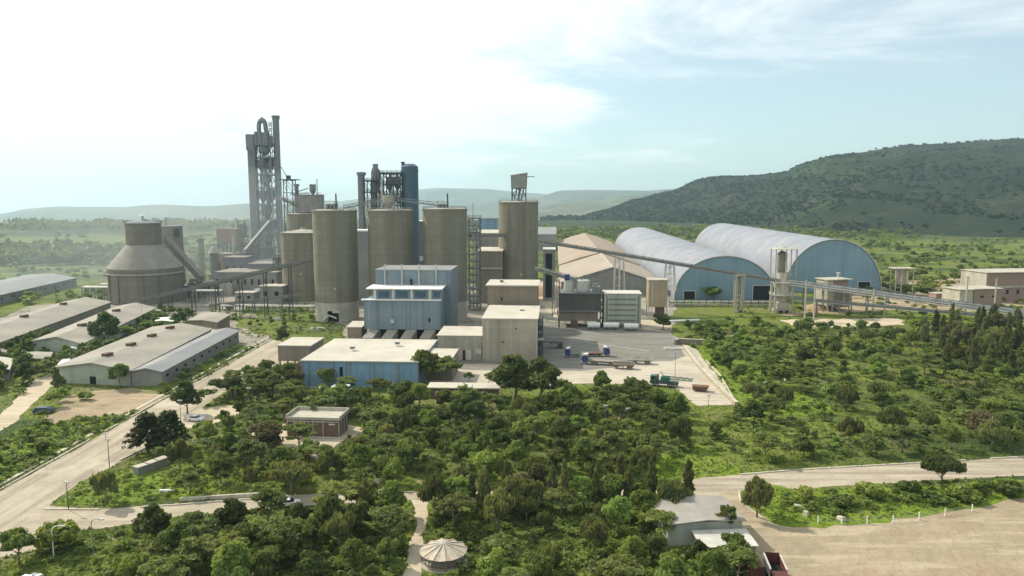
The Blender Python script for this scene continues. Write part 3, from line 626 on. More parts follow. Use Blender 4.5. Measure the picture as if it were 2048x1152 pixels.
m = MB(); m.cyl(-rb*.75,-1,uz(333),uz(325),.9,n=14); m.cyl(-rb*.75,-1,uz(325),uz(323),1.3,n=14); m.build('vent', MT['dsteel'], t, True)

# ------------------------------------------------------------------ box buildings
def bx(name, label, cat, px0, px1, yb, yt, depth, wall, roof, yaw=YAW, z0=0, Y=None, group=None, over=.3, rt=.35, slope=0.0):
    """box building: front left/right px, base py (or Y), top py of the front wall, depth (m)."""
    Y = Y or YY(yb); h = hz(yt, Y); zm = (z0+h)/2; x0 = XX(px0,Y,zm); x1 = XX(px1,Y,zm); W = x1-x0
    t = thing(name, label, cat, (x0,Y,0), yaw, group)
    m = MB(); m.hexa([(0,0,z0),(W,0,z0),(W,depth,z0),(0,depth,z0),(0,0,h),(W,0,h),(W,depth,h+slope),(0,depth,h+slope)]); m.build('wall', MT[wall], t)
    if roof: 
        m = MB(); o = over; m.hexa([(-o,-o,h+.005),(W+o,-o,h+.005),(W+o,depth+o,h+slope+.005),(-o,depth+o,h+slope+.005),(-o,-o,h+rt),(W+o,-o,h+rt),(W+o,depth+o,h+slope+rt),(-o,depth+o,h+slope+rt)]); m.build('roof', MT[roof], t)
    c,s = math.cos(yaw), math.sin(yaw)
    block([(x0+a*c-b*s, Y+a*s+b*c) for a,b in ((-1,-1),(W+1,-1),(W+1,depth+1),(-1,depth+1))])
    t['_w'] = W; t['_h'] = h
    return t, W, h
def win(t, name, rects, mat='glass', y=-.06, frame=None, d=.12):
    for (x0,x1,z0,z1) in rects:
        m = MB(); m.box(x0,x1,y,y+d,z0,z1); o = m.build(name, MT[mat], t)
        if frame:
            f = MB(); g=.14; f.box(x0-g,x1+g,y-.05,y+.04,z1,z1+g); f.box(x0-g,x1+g,y-.05,y+.04,z0-g,z0); f.box(x0-g,x0,y-.05,y+.04,z0,z1); f.box(x1,x1+g,y-.05,y+.04,z0,z1); f.build('frame', MT[frame], o)

# main blue clad building
Yb = 300
t = thing('mill_building','big blue clad stepped building with four roof pipes in front of the silos','building',(XX(728,Yb,12),Yb,0),YAW)
W = 150/FPX*(Yb*cT+15); h1 = hz(600,Yb); z0 = hz(658,Yb)
block([(XX(690,Yb),Yb-5),(XX(905,Yb),Yb-5),(XX(905,Yb),Yb+32),(XX(690,Yb),Yb+32)])
D1 = 30
m = MB(); m.box(0,W,0,D1-.05,z0,h1); m.build('wall', MT['blue'], t)
m = MB()
for q in (0.01,.17,.37,.55,.60,.77,.995): m.box(W*q-.16,W*q+.16,-.22,-.01,z0,h1-.3)
m.build_each('wall_rib', MT['blue'], t)
m = MB(); m.box(-.9,W+.3,-.9,1.6,h1,h1+.35); m.build('ledge', MT['white'], t)
h2 = hz(579,Yb); x2 = W*.10
m = MB(); m.box(x2,W,2.0,D1-.06,h1+.36,h2); m.build('upper_wall', MT['blue'], t)
for q in (.12,.36,.60,.84):
    m = MB(); m.box(W*q,W*q+1.1,1.5,1.98,h1+.36,h2); m.build_each('pilaster', MT['pale'], t)
for q in (.15,.39,.63,.87): 
    m = MB(); m.box(W*q+.9,W*q+.9+4.6 if q<.8 else W-.4,1.93,2.03,h1+.9,h2-.9); m.build('window', MT['darkblue'], t)
h2b = hz(571,Yb+11)
m = MB(); m.hexa([(x2-2.4,.6,h2),(W+.6,.6,h2),(W+.6,12,h2b),(x2-2.4,12,h2b),(x2-2.4,.6,h2+.4),(W+.6,.6,h2+.4),(W+.6,12,h2b+.35),(x2-2.4,12,h2b+.35)]); m.build('canopy_roof', MT['white'], t)
h3 = hz(541,Yb+12)
m = MB(); m.box(W*.07,W+2.6,12.1,D1+4,0,h3); m.build('rear_wall', MT['blue'], t)
m = MB(); m.box(W*.06,W+2.8,11.9,D1+4.2,h3,h3+.4); m.build('rear_roof', MT['bluegreyroof'], t)
for q in (.20,.43,.66,.89): 
    m = MB(); m.tube([(W*q,11.4,h2b+.2),(W*q,11.4,h3+2.8)],.33); m.build('vent_pipe', MT['pipe'], t, True)
m = MB(); m.box(W*.54,W*.56+.2,11.2,11.6,h2b+.35,h2b+2.8); m.build('chimney', MT['dark'], t)
win(t,'window',[(W*.84,W*.84+.8,z0+3.2,z0+4.9)],'dark',y=-.1)
m = MB(); m.box(W*.35,W*.35+1.4,-.5,-.02,z0+2.6,z0+4.2); m.build('fan_box', MT['pale'], t)
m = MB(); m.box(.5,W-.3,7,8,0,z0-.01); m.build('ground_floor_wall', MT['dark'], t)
m = MB()
for i in range(6): m.box(W*i/5-(.3 if i else -.2),W*i/5+.3,.3,.9,0,z0-.01)
m.build_each('column', MT['dusty'], t)
for i in range(4):
    x = W*(.02+i*.245); m = MB(); m.hexa([(x,-6,3.4),(x+4.4,-6,3.4),(x+5.6,.2,z0-.5),(x+1.2,.2,z0-.5),(x,-6,3.8),(x+4.4,-6,3.8),(x+5.6,.2,z0-.1),(x+1.2,.2,z0-.1)]); m.add([(x+4.5,-6,3.4),(x+5.7,.2,z0-.1),(x+5.7,.2,1),(x+4.5,-6,1)],[(0,1,2,3)]); m.box(x,x+4.4,-5.9,-5.6,0,3.4); m.build('loading_chute', MT['greyroof'], t)
t,W,h = bx('annex','low dusty annex at the left foot of the blue clad stepped building','building',695,724,0,655,9,'brownwall','creamroof',Y=Yb-1,slope=.9)
# the blue fronted shed
t,W,h = bx('storage_shed','long low shed with bright blue front wall and wide flat cream roof','shed',605,838,0,722,36,'brightblue','creamroof',Y=230,over=.5)
m = MB()
for q in (.0,.055,.275,.385,.415,.62,.83,1): m.box(W*q-.18,W*q+.18,-.3,-.01,0,h-.2)
m.build_each('column', MT['bluegreyroof'], t)
win(t,'door',[(W*.325,W*.325+1.0,3.6,6.6)],'dark',y=-.12)
t,W,h = bx('lean_to_shed','grey walled shed on posts at the left end of the blue fronted shed','shed',556,622,0,692,15,'brownwall','creamroof',Y=254,z0=hz(722,254))
m = MB()
for q in (.04,.28,.5,.75,.96):
    for y in (.4,14): m.box(W*q-.22,W*q+.22,y-.2,y+.2,0,hz(722,254))
m.build_each('post', MT['dsteel'], t)
tag(MB().box(0,6,0,3,0,1.2).box(.5,5.5,.3,2.8,1.21,2.1).box(1,5,.4,2.6,2.12,2.7).build('pallet_stack', MT['rust']), 'rusty stack of pallets between the posts of the grey lean-to shed','pallets').location = (*P(590,746),0)
t,W,h = bx('small_annex','low flat cream roofed annex at the right end of the blue fronted shed','building',846,905,0,716,14,'brownwall','creamroof',Y=238,slope=0)
# beige building on the yard
t,W,h = bx('packing_building','tall beige clad building facing the yard with a cream roof','building',965,1075,722,638,31,'beige','creamroof',slope=.4)
win(t,'window',[(W*.59,W*.62,h*.76,h*.79),(W*.355,W*.385,h*.44,h*.47)],'dark',y=-.08)
win(t,'door',[(W*.52,W*.54,0,2.8),(W*.57,W*.585,0,2.4),(W*.80,W*.815,1,3)],'dark',y=-.08)
m = MB(); m.box(0,W*.02,-.15,-.01,0,h); m.box(W*.97,W,-.15,-.01,0,h); m.box(0,W,-.12,-.01,h*.48,h*.49); m.box(0,W,-.12,-.01,h*.76,h*.765); m.box(0,W,-.14,-.012,h-.35,h); m.build('trim', MT['conc'], t)
m = MB(); m.box(W*.80,W*.82,-.2,-.01,0,4.5); m.box(W+.02,W+2.2,1,6,h*.5,h*.52); m.build('downpipe', MT['conc'], t)
m = MB(); 
for z in (2,5,8,11,13.5): m.box(W+.05,W+1.8,3,16,z,z+.2); m.rail(W+.1,W+1.8,3,16,z+.2,1.1,t=.1)
for y in (3,9.5,16): m.box(W+1.6,W+1.85,y-.12,y+.12,0,14.5)
m.build('side_platform', MT['dsteel'], t)
t,W,h = bx('rear_block','brown upper block with a thin pale roof edge behind the beige building','building',975,1075,0,572,20,'brownwall','creamroof',Y=303,over=.7,rt=.5)
win(t,'window',[(W*.27,W*.30,h-6.2,h-4.8)],'dark',y=-.08)
t,W,h = bx('packing_annex','lower beige annex joined to the left of the tall beige building','building',875,964.3,720,672,18,'beige','creamroof',slope=.3)
win(t,'door',[(W*.40,W*.44,0,3.6),(W*.57,W*.62,0,3.9)],'dark',y=-.08)
m = MB()
for q in (.35,.51,.68,.84): m.box(W*q-.1,W*q+.1,-.2,-.01,0,h-.1)
m.box(W*.64,W*.76,-.22,-.01,.3,4); m.box(W*.86,W*.98,-.22,-.01,2.6,4.4); m.build_each('door_panel', MT['pale'], t)
# back buildings seen between the silos
t,W,h = bx('back_building','blue-grey building seen in the gap between the road silo and the middle silo','building',700,741,0,463,14,'bluegreyroof','white',Y=412,rt=.8)
m = MB(); m.box(W*.02,W*.33,-.4,-.01,h-26,h-25); m.build('ledge', MT['dsteel'], t)
t,W,h = bx('back_building','blue-grey block seen in the gap left of the stair tower silo','building',835,870,0,444,18,'bluegreyroof','white',Y=452,rt=.8)
win(t,'window',[(W*.1,W*.32,h-24,h-21)],'white',y=-.1)
t,W,h = bx('rooftop_block','plain grey box building standing on top of the back silo','building',589,636,0,390,14,'greywall','greyroof',Y=S5Y-6,z0=S5H+1.3)
t2 = thing('roof_equipment','small grey hopper with a thin mast on the box building above the back silo','equipment',(XX(625,S5Y-4,70),S5Y-4,h+.36),YAW)
m = MB(); m.cyl(0,0,2.4,6.6,2.1,n=16); m.cyl(0,0,0,2.4,.7,2.1,n=16,caps=False); m.build('hopper_shell', MT['steel'], t2, True)
m = MB(); m.beam((3,0,0),(3,0,10),.4); m.beam((-3,0,4),(-11,0,1.5),.5); m.beam((-14,0,0),(-3,0,.9),.4); m.rail(-14,4,-4,4,0,1.2); m.build('mast', MT['dsteel'], t2)
t2 = thing('mast_frame','dark open steel mast with a flat cap left of the grey box building','steel frame',(XX(580,485,30),485,0),YAW)
m = MB(); zt = hz(360,485); m.frame(-3,3,0,6,[0]+[zt*q/9 for q in range(1,10)],t=.45); m.build('steel_frame', MT['dsteel'], t2)
m = MB(); m.box(-5,6,-2,8,zt,zt+.5); m.box(-1,1.5,0,2,zt+.5,zt+3); m.build('cap_platform', MT['dsteel'], t2)
m = MB(); m.cyl(5.5,1,hz(440,485),hz(372,485),1.2,n=12); m.cyl(5.5,1,hz(372,485),hz(368,485),1.8,n=12); m.build('duct', MT['duct'], t2, True)
# stair tower to the right of silo 3
t2 = thing('stair_tower','narrow open steel stair tower between the stair side silo and the slim silo','stair tower',(XX(937,392,30),392,0),YAW)
m = MB(); zt = hz(436,392); n = 13; lv = [zt*q/n for q in range(n+1)]; m.frame(0,6,0,6,lv,t=.4,nx=1); m.build('steel_frame', MT['steel'], t2)
m = MB()
for i,z in enumerate(lv[1:]): m.box(-.5,6.5,-.6,6.6,z+.02,z+.25); m.rail(-.5,6.5,-.6,6.6,z+.25,1.1,t=.11)
m.build_each('platform', MT['steel'], t2)
m = MB()
for i,z in enumerate(lv[:-1]): a,b = (1,5) if i%2 else (5,1); m.beam((a,-.2,z+.2),(b,-.2,lv[i+1]+.1),.5,.25)
m.tube([(2.2,3,0),(2.2,3,zt+8)],.35); m.tube([(4.4,3,0),(4.4,3,zt-6)],.55); m.build('stair', MT['pale'], t2)
t,W,h = bx('blue_building','bright blue building block beyond the stair tower','building',957,1010,0,438,18,'brightblue','bluegreyroof',Y=560,rt=.6)
t,W,h = bx('grey_hall','dusty grey hall with a pale roof beyond the stair tower, below the blue block','building',950,1010,0,468,16,'greywall','creamroof',Y=500,slope=2)
t,W,h = bx('brown_hall','brown walled hall filling the gap between the stair tower and the slim silo','building',957,1005,0,503,12,'brownwall','creamroof',Y=420,slope=1.5)
m = MB(); m.box(0,W,-.8,-.01,h-10,h-9.4); m.build('ledge', MT['pale'], t)

# dark filter house and neighbours at the yard
Yf = YY(655); kf = Yf*cT/FPX*1.02
t = thing('filter_house','dark clad filter house on legs with two pale ribbed tanks on its roof','filter house',(XX(1117,Yf,8),Yf,0),YAW)
W = 83*kf; za,zb2,zc = hz(642,Yf),hz(622,Yf),hz(587,Yf)
m = MB(); m.box(0,W,0,14,zb2,zc); m.build('wall', MT['filter'], t)
m = MB(); m.box(.6,W-1,.8,13,za,zb2-.01); m.build('lower_wall', MT['brownwall'], t)
m = MB(); m.box(-.4,W+.4,-.6,14.4,zc,zc+.4); m.box(-.3,W+.3,-.5,-.01,zb2-.15,zb2+.3); m.rail(-.3,W+.3,-.5,14.3,zc+.4,1.1,t=.12); m.build('roof', MT['steel'], t)
m = MB()
for x in (.3,W*.36,W-.6):
    for y in (.3,13.6): m.box(x-.35,x+.35,y-.35,y+.35,0,za+1)
m.box(W-.2,W+.3,-.3,.2,0,zc+2); m.box(.0,.5,-.3,.2,0,zc+6); m.build_each('leg', MT['dsteel'], t)
m = MB(); m.box(W*.30,W*.46,-.5,3,0,3.6); m.build('motor_box', MT['rust'], t)
for a,b in ((.13,.37),(.43,.75)):
    m = MB(); rr = W*(b-a)/2; cx = W*(a+b)/2; m.cyl(cx,5,zc+.5,zc+5.8,rr,n=28)
    for q in range(5): m.cyl(cx,5,zc+.7+q*1.1,zc+1.0+q*1.1,rr+.18,n=28)
    m.build('ribbed_tank', MT['pale'], t, True)
m = MB(); m.box(W*.14,W*.27,3,6,zc+5.9,zc+8.6); m.box(W*.16,W*.25,2.7,2.98,zc+6.4,zc+8.2); m.build('blue_motor', MT['cabblue'], t)
m = MB(); m.box(W*.3,W*.42,3,6,zc+5.9,zc+6.6); m.beam((W*.27,4,zc+7),(W*.9,4,zc+6.2),.5); m.box(W*.82,W,2,8,zc+.4,zc+3); m.cyl(W*.9,5,zc+3,zc+4.2,1.1,n=12); m.tube([(W*.55,5,zc+5.8),(W*.6,5,zc+8),(W*.72,5,zc+8.2)],.4); m.build('fan_unit', MT['steel'], t, True)
m = MB()
for i in range(5): z=1+i*3.2; m.box(W+.4,W+2.2,0,5,z,z+.2); m.rail(W+.4,W+2.2,0,5,z+.2,1.1,t=.1); m.beam((W+1.3,0.2 if i%2 else 4.8,z),(W+1.3,4.8 if i%2 else .2,z+3.2),.5,.2)
m.build('stair', MT['dsteel'], t)
Yf = YY(657)+1
t = thing('storage_bin','pale ribbed rectangular bin on legs right of the dark filter house','bin',(XX(1208,Yf,8),Yf,0),YAW)
W = 73*kf; z0,z1 = hz(647,Yf),hz(588,Yf)
m = MB(); m.box(0,W,0,12,z0,z1); m.build('wall', MT['palegreen'], t)
for i in range(5):
    z = z0+(z1-z0)*(i+.6)/5.6; m = MB(); m.box(W*.12,W*.86,-.5,-.01,z,z+.4); m.build('stiffener', MT['dusty'], t)
m = MB(); m.box(-.3,W+.3,-.4,12.4,z1,z1+.35); m.build('roof', MT['pale'], t)
m = MB()
for x in (0.05,W*.5,W-.05):
    for y in (.3,11.7): m.box(x-.35,x+.35,y-.35,y+.35,0,z0-.01)
m.box(W*.06,W*.10,-.35,-.01,z0+.5,z1-1); m.box(W*.91,W*.95,-.35,-.01,z0+.5,z1-1); m.build_each('leg', MT['dusty'], t)
m = MB(); m.hexa([(W*.3,3,1.6),(W*.6,3,1.6),(W*.6,7,1.6),(W*.3,7,1.6),(.5,.8,z0-.01),(W-.5,.8,z0-.01),(W-.5,11,z0-.01),(.5,11,z0-.01)]); m.build('hopper', MT['pale'], t)
Yf = 362
t = thing('feed_bin','tall tan box bin with cream corner posts on legs beside the ribbed bin','bin',(XX(1297,Yf,10),Yf,0),YAW)
W = 37*Yf/FPX; z0,z1 = hz(614,Yf),hz(561,Yf)
m = MB(); m.box(0,W,0,9,z0,z1); m.build('wall', MT['tan'], t)
m = MB()
for x in (-.15,W*.16,W-.35):
    m.box(x,x+.5,-.3,-.01,0,z1); 
m.box(-.4,W+.3,-.4,9.3,z1,z1+.4); m.box(W-.4,W+.1,8,8.5,0,z0-.01); m.box(-.1,.4,8,8.5,0,z0-.01); m.build_each('corner_post', MT['ivory'], t)
m = MB(); m.box(W*.45,W*.9,2,6,1.5,z0-.01); m.build('feeder', MT['rust'], t)
for i,(p0,p1,y,lab) in enumerate(((1175,1200,653,'pale horizontal tank lying under the dark filter house'),(1207,1238,653,'pale horizontal tank lying under the left of the ribbed bin'),(1248,1276,655,'pale horizontal tank lying under the right of the ribbed bin'))):
    Y = YY(y+6); L_ = (p1-p0)*Y/FPX; t = thing('horizontal_tank', lab, 'tank', (XX(p0,Y,1),Y,0), YAW)
    m = MB(); m.tube([(0,0,2.1),(.3,0,2.1),(L_-.3,0,2.1),(L_,0,2.1)],1.3,n=18); m.build('tank_shell', MT['white'], t, True)
    m = MB(); m.box(L_*.2,L_*.3,-1,1,0,1.1); m.box(L_*.7,L_*.8,-1,1,0,1.1); m.build('cradle', MT['dsteel'], t)

# ------------------------------------------------------------------ arched sheds and the gabled hall
def arch_shed(label, pxc, Y, Rw, H, L_, doors, yaw=YAW, name='arched_shed'):
    t = thing(name, label, 'storage shed', (XX(pxc,Y,0),Y,0), yaw, 'arched storage sheds')
    n = 40; pr = [(Rw*math.cos(math.pi*k/n)*(1.0), H*math.sin(math.pi*k/n)**.92) for k in range(n+1)]
    m = MB(); seg = 24; v = []; f = []
    for j in range(seg+1):
        for x,z in pr: v.append((x,L_*j/seg,z))
    for j in range(seg):
        for k in range(n): f.append((j*(n+1)+k,j*(n+1)+k+1,(j+1)*(n+1)+k+1,(j+1)*(n+1)+k))
    o = len(v)
    for j in (0,1):
        for x,z in pr: v.append((x*1.0-0.0,L_*j-.6+1.2*j,z))
    m.add(v,[tuple(reversed(q)) for q in f]); m.build('roof', MT['archroof'], t, True)
    m = MB(); m.prism([(x*.985,z*.985) for x,z in pr],.3,.8); m.build('front_wall', MT['shedblue'], t)
    m = MB(); m.prism([(x*.985,z*.985) for x,z in pr],L_-.8,L_-.3); m.build('rear_wall', MT['shedblue'], t)
    m = MB()
    for (x,z),(x2,z2) in zip(pr[:-1],pr[1:]): m.beam((x,-.1,z),(x2,-.1,z2),.5,.5)
    m.build('edge_trim', MT['pale'], t)
    for (a,b,c,d) in doors:
        m = MB(); m.box(a,b,.1,.28,c,d); o = m.build('door', MT['dark'], t)
        m = MB(); m.box(a-.4,a,-.02,.27,c,d+.4); m.box(b,b+.4,-.02,.27,c,d+.4); m.box(a,b,-.02,.27,d,d+.4); m.build('frame', MT['pale'], o)
    x0 = XX(pxc,Y); s_,c_ = math.sin(yaw),math.cos(yaw)
    block([(x0+a*c_-b*s_,Y+a*s_+b*c_) for a,b in ((-Rw,-3),(Rw,-3),(Rw,L_),(-Rw,L_))])
    return t
kk = 434/FPX
arch_shed('left arched shed with silver roof, blue end wall and two dark doorways',1449,434,98*kk*1.03,hz(512,434),450,[((1368-1449)*kk,(1390-1449)*kk,.2,hz(583,434)),((1505-1449)*kk,(1542-1449)*kk,.2,hz(571,434))])
arch_shed('right arched shed, the taller one, with blue end wall behind the frame tower',1665,469,30.5,hz(479,469),322,[((1715-1665)*469/FPX,(1738-1665)*469/FPX,.2,7)])
Yh = 457; kh = Yh/FPX
t = thing('gabled_hall','huge tan gabled hall with dusty roof left of the arched sheds','hall',(XX(1224,Yh,0),Yh,0),YAW)
za,ze = hz(535,Yh),hz(566,Yh); xl,xr = (1122-1224)*kh,(1322-1224)*kh; Lh = 450
m = MB(); m.prism([(xl,0),(xr,0),(xr,ze),(0,za),(xl,ze)],0,Lh); m.build('wall', MT['greywall'], t)
m = MB()
m.add([(xl-1,-.8,ze-.1),(0,-.8,za+.25),(0,120,za+.25),(xl-1,120,ze-.1)],[(0,1,2,3)]); m.add([(xr+1,-.8,ze-.1),(xr+1,120,ze-.1),(0,120,za+.25),(0,-.8,za+.25)],[(0,1,2,3)])
m.build('roof', MT['tanroof'], t)
za2 = za+.9
m = MB(); m.prism([(xl-1.5,ze+.3),(xr+1.5,ze+.3),(xr*.5,za*.5+ze*.5+1.6),(0,za2),(xl*.5,za*.5+ze*.5+1.6)],121,Lh+1); m.build('raised_roof', MT['tanroof2'], t)
m = MB(); m.beam((0,-.8,za+.4),(0,120,za+.4),.9,.3); m.beam((xl-1,-.8,ze+.05),(0,-.8,za+.3),.7,.5); m.beam((xr+1,-.8,ze+.05),(0,-.8,za+.3),.7,.5)
m.build('ridge_trim', MT['creamroof'], t)
m = MB()
for q in range(-8,9): 
    x = q*3.6
    if xl<x<xr: m.box(x-.15,x+.15,-.18,-.01,0,za-abs(x)*(za-ze)/abs(xl)-.8)
m.build_each('wall_rib', MT['greywall'], t)
block([(XX(1110,Yh),Yh-2),(XX(1330,Yh),Yh-2),(XX(1330,Yh)+40,Yh+Lh),(XX(1110,Yh)+10,Yh+Lh)])
t,W,h = bx('low_shed','low grey-blue roofed shed far behind the slim silo left of the tan hall','shed',1066,1112,0,469,120,'greywall','bluegreyroof',Y=860,slope=4)
t,W,h = bx('plant_room','pale grey plant room with a dark arched bay between the slim silo and the tan hall','building',1086,1110,0,500,20,'greywall','pale',Y=430)
m = MB(); m.box(W*.2,W*.75,-.2,-.01,2,h-2); m.build('door', MT['dark'], t)
mm = MB(); r_=random.Random(4)
def pile(px,py,rad,hh,label,name='spoil_heap',mat='dirtpile',cat='heap'):
    mb = MB(); n=22; rings=7; v=[]; f=[]; rr=random.Random(int(px))
    for i in range(rings):
        q=i/(rings-1)
        for k in range(n): a=2*math.pi*k/n; rq=rad*(1-q)*(1+.12*rr.uniform(-1,1)); v.append((rq*math.cos(a),rq*math.sin(a)*.8,hh*q**.85*(1+.08*rr.uniform(-1,1))))
    for i in range(rings-1):
        for k in range(n): f.append((i*n+k,i*n+(k+1)%n,(i+1)*n+(k+1)%n,(i+1)*n+k))
    o = mb.add(v,f).build(name,MT[mat],smooth=True); o.location=(*P(px,py),-.1); return tag(o,label,cat)
pile(1098,588,16,7,'orange-brown spoil heap behind the slim silo')
pile(1640,618,9,4.5,'low brown heap between the frame tower and the white bin house')
pile(320,632,5,2,'small pale mound beside the storage tanks','rubble_heap','stone')
pile(500,634,5,2.2,'pale gravel heap near the pipe rack left of the silos','gravel_heap','stone')

# frame tower and ivory structures on the right
Yq = 382; kq = Yq*cT/FPX
def qx(px): return (px-1568)*kq
def qz(py): return hz(py,Yq)
t = thing('crusher_tower','ivory concrete frame tower with a round vessel, standing in front of the arched sheds','tower',(XX(1568,Yq,10),Yq,0),YAW)
m = MB(); m.frame(qx(1549),qx(1590),0,9,[qz(556),qz(498)],t=.45,brace=False,nx=2)
for x in (1549,1590): m.beam((qx(x),0,qz(498)),(qx(x),0,qz(556)),.5)
m.build('upper_frame', MT['ivory'], t)
m = MB(); m.add([(qx(1545),-1,qz(499)),(qx(1594),-1,qz(499)),(qx(1594),10,qz(499)),(qx(1545),10,qz(499)),(qx(1569),4.5,qz(495))],[(0,1,4),(1,2,4),(2,3,4),(3,0,4),(3,2,1,0)]); m.build('roof', MT['ivory'], t)
m = MB(); m.beam((0,4.5,qz(496)),(0,4.5,qz(484)),.35); m.beam((-2,4.5,qz(489)),(3,4.5,qz(489)),.25); m.beam((-1.5,4.5,qz(493)),(2.5,4.5,qz(493)),.25); m.build('mast', MT['white'], t)
m = MB(); m.cyl(qx(1566),4,qz(540),qz(508),2.5,n=18); m.cyl(qx(1566),4,qz(556),qz(540),1.6,2.5,n=18); m.cyl(qx(1566),4,qz(508),qz(503),2.5,.9,n=18); m.build('vessel', MT['dusty'], t, True)
m = MB(); m.cyl(qx(1569),4,qz(566),qz(546),2.8,n=24); m.cyl(qx(1569),4,qz(590),qz(566),4.0,n=24); m.cyl(qx(1570),4,qz(606),qz(590),2.4,4.0,n=24); m.build('hopper_shell', MT['ivory'], t, True)
m = MB(); m.box(qx(1551),qx(1588),-.5,9,qz(567),qz(567)+.35); m.rail(qx(1551),qx(1588),-.5,9,qz(566),1.1,t=.12); m.box(qx(1548),qx(1590),-1,9,qz(592),qz(592)+.35); m.rail(qx(1548),qx(1590),-1,9,qz(591),1.1,t=.12); m.build_each('platform', MT['pale'], t)
for px,y in ((1552,.3),(1585,.3),(1552,8.5),(1585,8.5)):
    m = MB(); m.beam((qx(px)*1.12,y,0),(qx(px),y,qz(567)),.8); m.build_each('leg', MT['ivory'], t)
m = MB(); m.box(qx(1553),qx(1584),1,8,0,qz(619)); m.box(qx(1556),qx(1580),.5,7,qz(619),qz(606)); m.build('base_room', MT['ivory'], t)
m = MB(); m.box(qx(1560),qx(1568),.3,.49,.2,qz(622)); m.box(qx(1572),qx(1579),.3,.49,.2,qz(622)); m.build('door', MT['dark'], t)
m = MB()
for i in range(8):
    z0=i*2.1; a,b=((1543,1551) if i%2 else (1551,1543)); m.beam((qx(a),-1,z0),(qx(b),-1,z0+2.1),.35); 
for px in (1542,1552): m.beam((qx(px),-1,0),(qx(px),-1,17),.25)
m.build('stair', MT['ivory'], t)
block([(XX(1540,Yq),Yq-4),(XX(1600,Yq),Yq-4),(XX(1600,Yq),Yq+14),(XX(1540,Yq),Yq+14)])
Yp = 398; kp = Yp/FPX
t = thing('pier','ivory concrete pier carrying the long conveyor in front of the left arched shed','pier',(XX(1475,Yp-10,8),Yp-12,0),YAW)
m = MB(); zt = hz(548,Yp-12)
for x in (-2.3,1.8): m.box(x,x+.5,-2,-1.5,0,zt-1); m.box(x,x+.5,1.5,2,0,zt-1)
m.box(-2.7,2.7,-2.2,2.2,zt-1.0,zt); m.build_each('pier_column', MT['ivory'], t)
m = MB()
for z in (3,6,9):
    m.box(-2.5,2.5,-2.1,-1.8,z,z+.3); m.box(-2.5,2.5,1.8,2.1,z,z+.3)
    m.beam((-2,-1.75,z-3 if z>3 else 0),(2,-1.75,z),.25); m.beam((2,1.75,z-3 if z>3 else 0),(-2,1.75,z),.25)
m.build('bracing', MT['conc'], t)
m = MB(); m.tube([(0,0,0),(0,0,zt-1.1)],.9,n=14); m.build('inner_duct', MT['brownwall'], t, True)
# white bin house
Yw = 385; kw = Yw*cT/FPX
t = thing('bin_house','ivory bin house on splayed legs with a brown brick box, under the long conveyor','bin house',(XX(1670,Yw,8),Yw+3,0),R(14))
m = MB(); z1,z2,z3 = hz(617,Yw),hz(575,Yw),hz(562,Yw)
m.box(0,10.5,0,9.5,z1,z2); m.build('wall', MT['brownwall'], t)
m = MB(); m.box(-3.4,-.01,0,9.5,z1+1,z3); m.build('side_wall', MT['ivory'], t)
m = MB(); m.box(.5,9.6,.5,9,z2+.01,z3-.01); m.build('brick_wall', MT['redbrick'], t)
m = MB(); m.box(-4,11.6,-.8,10.3,z3,z3+.5); m.build('roof', MT['ivory'], t)
m = MB(); m.box(-.35,.4,-.5,-.01,0,z2); m.box(10.2,10.7,-.5,-.01,0,z2); m.beam((-3.2,.2,z1+1),(-2,.2,0),.7); m.beam((11,.2,z2),(12.6,.2,0),.6); m.box(10,10.6,9,9.6,0,z1); m.box(0,.6,9,9.6,0,z1)
m.build_each('leg', MT['ivory'], t)
m = MB(); m.cyl(6,4,z3+.5,z3+3.2,.5,n=12); m.cyl(6,4,z3+3.2,z3+3.6,1.1,n=12); m.build_each('roof_vent', MT['pale'], t, True)
m = MB(); m.hexa([(3,3,1.5),(8,3,1.5),(8,7,1.5),(3,7,1.5),(.8,.8,z1-.01),(10,.8,z1-.01),(10,9,z1-.01),(.8,9,z1-.01)]); m.build('hopper', MT['dark'], t)
block([(XX(1655,Yw),Yw-4),(XX(1735,Yw),Yw-4),(XX(1735,Yw),Yw+18),(XX(1655,Yw),Yw+18)])
# small open frame
Yo = 452
t = thing('open_frame','ivory concrete open frame with a flat roof behind the conveyor, right of the bin house','frame',(XX(1790,Yo,6),Yo,0),YAW)
zt = hz(538,Yo); m = MB()
for x in (0,3.6,10.5):
    for y in (0,7): m.box(x,x+.55,y,y+.55,0,zt)
m.build_each('column', MT['ivory'], t)
m = MB(); m.box(-.9,11.8,-.9,8.4,zt,zt+.5); m.build('roof', MT['ivory'], t)
m = MB(); 
for z in (2.5,5): m.box(0,3.6,-.1,.1,z,z+.3); m.box(0,3.6,6.9,7.1,z,z+.3)
m.box(3.9,10,6.6,6.9,zt*.4,zt-.2); m.build_each('wall_panel', MT['conc'], t)
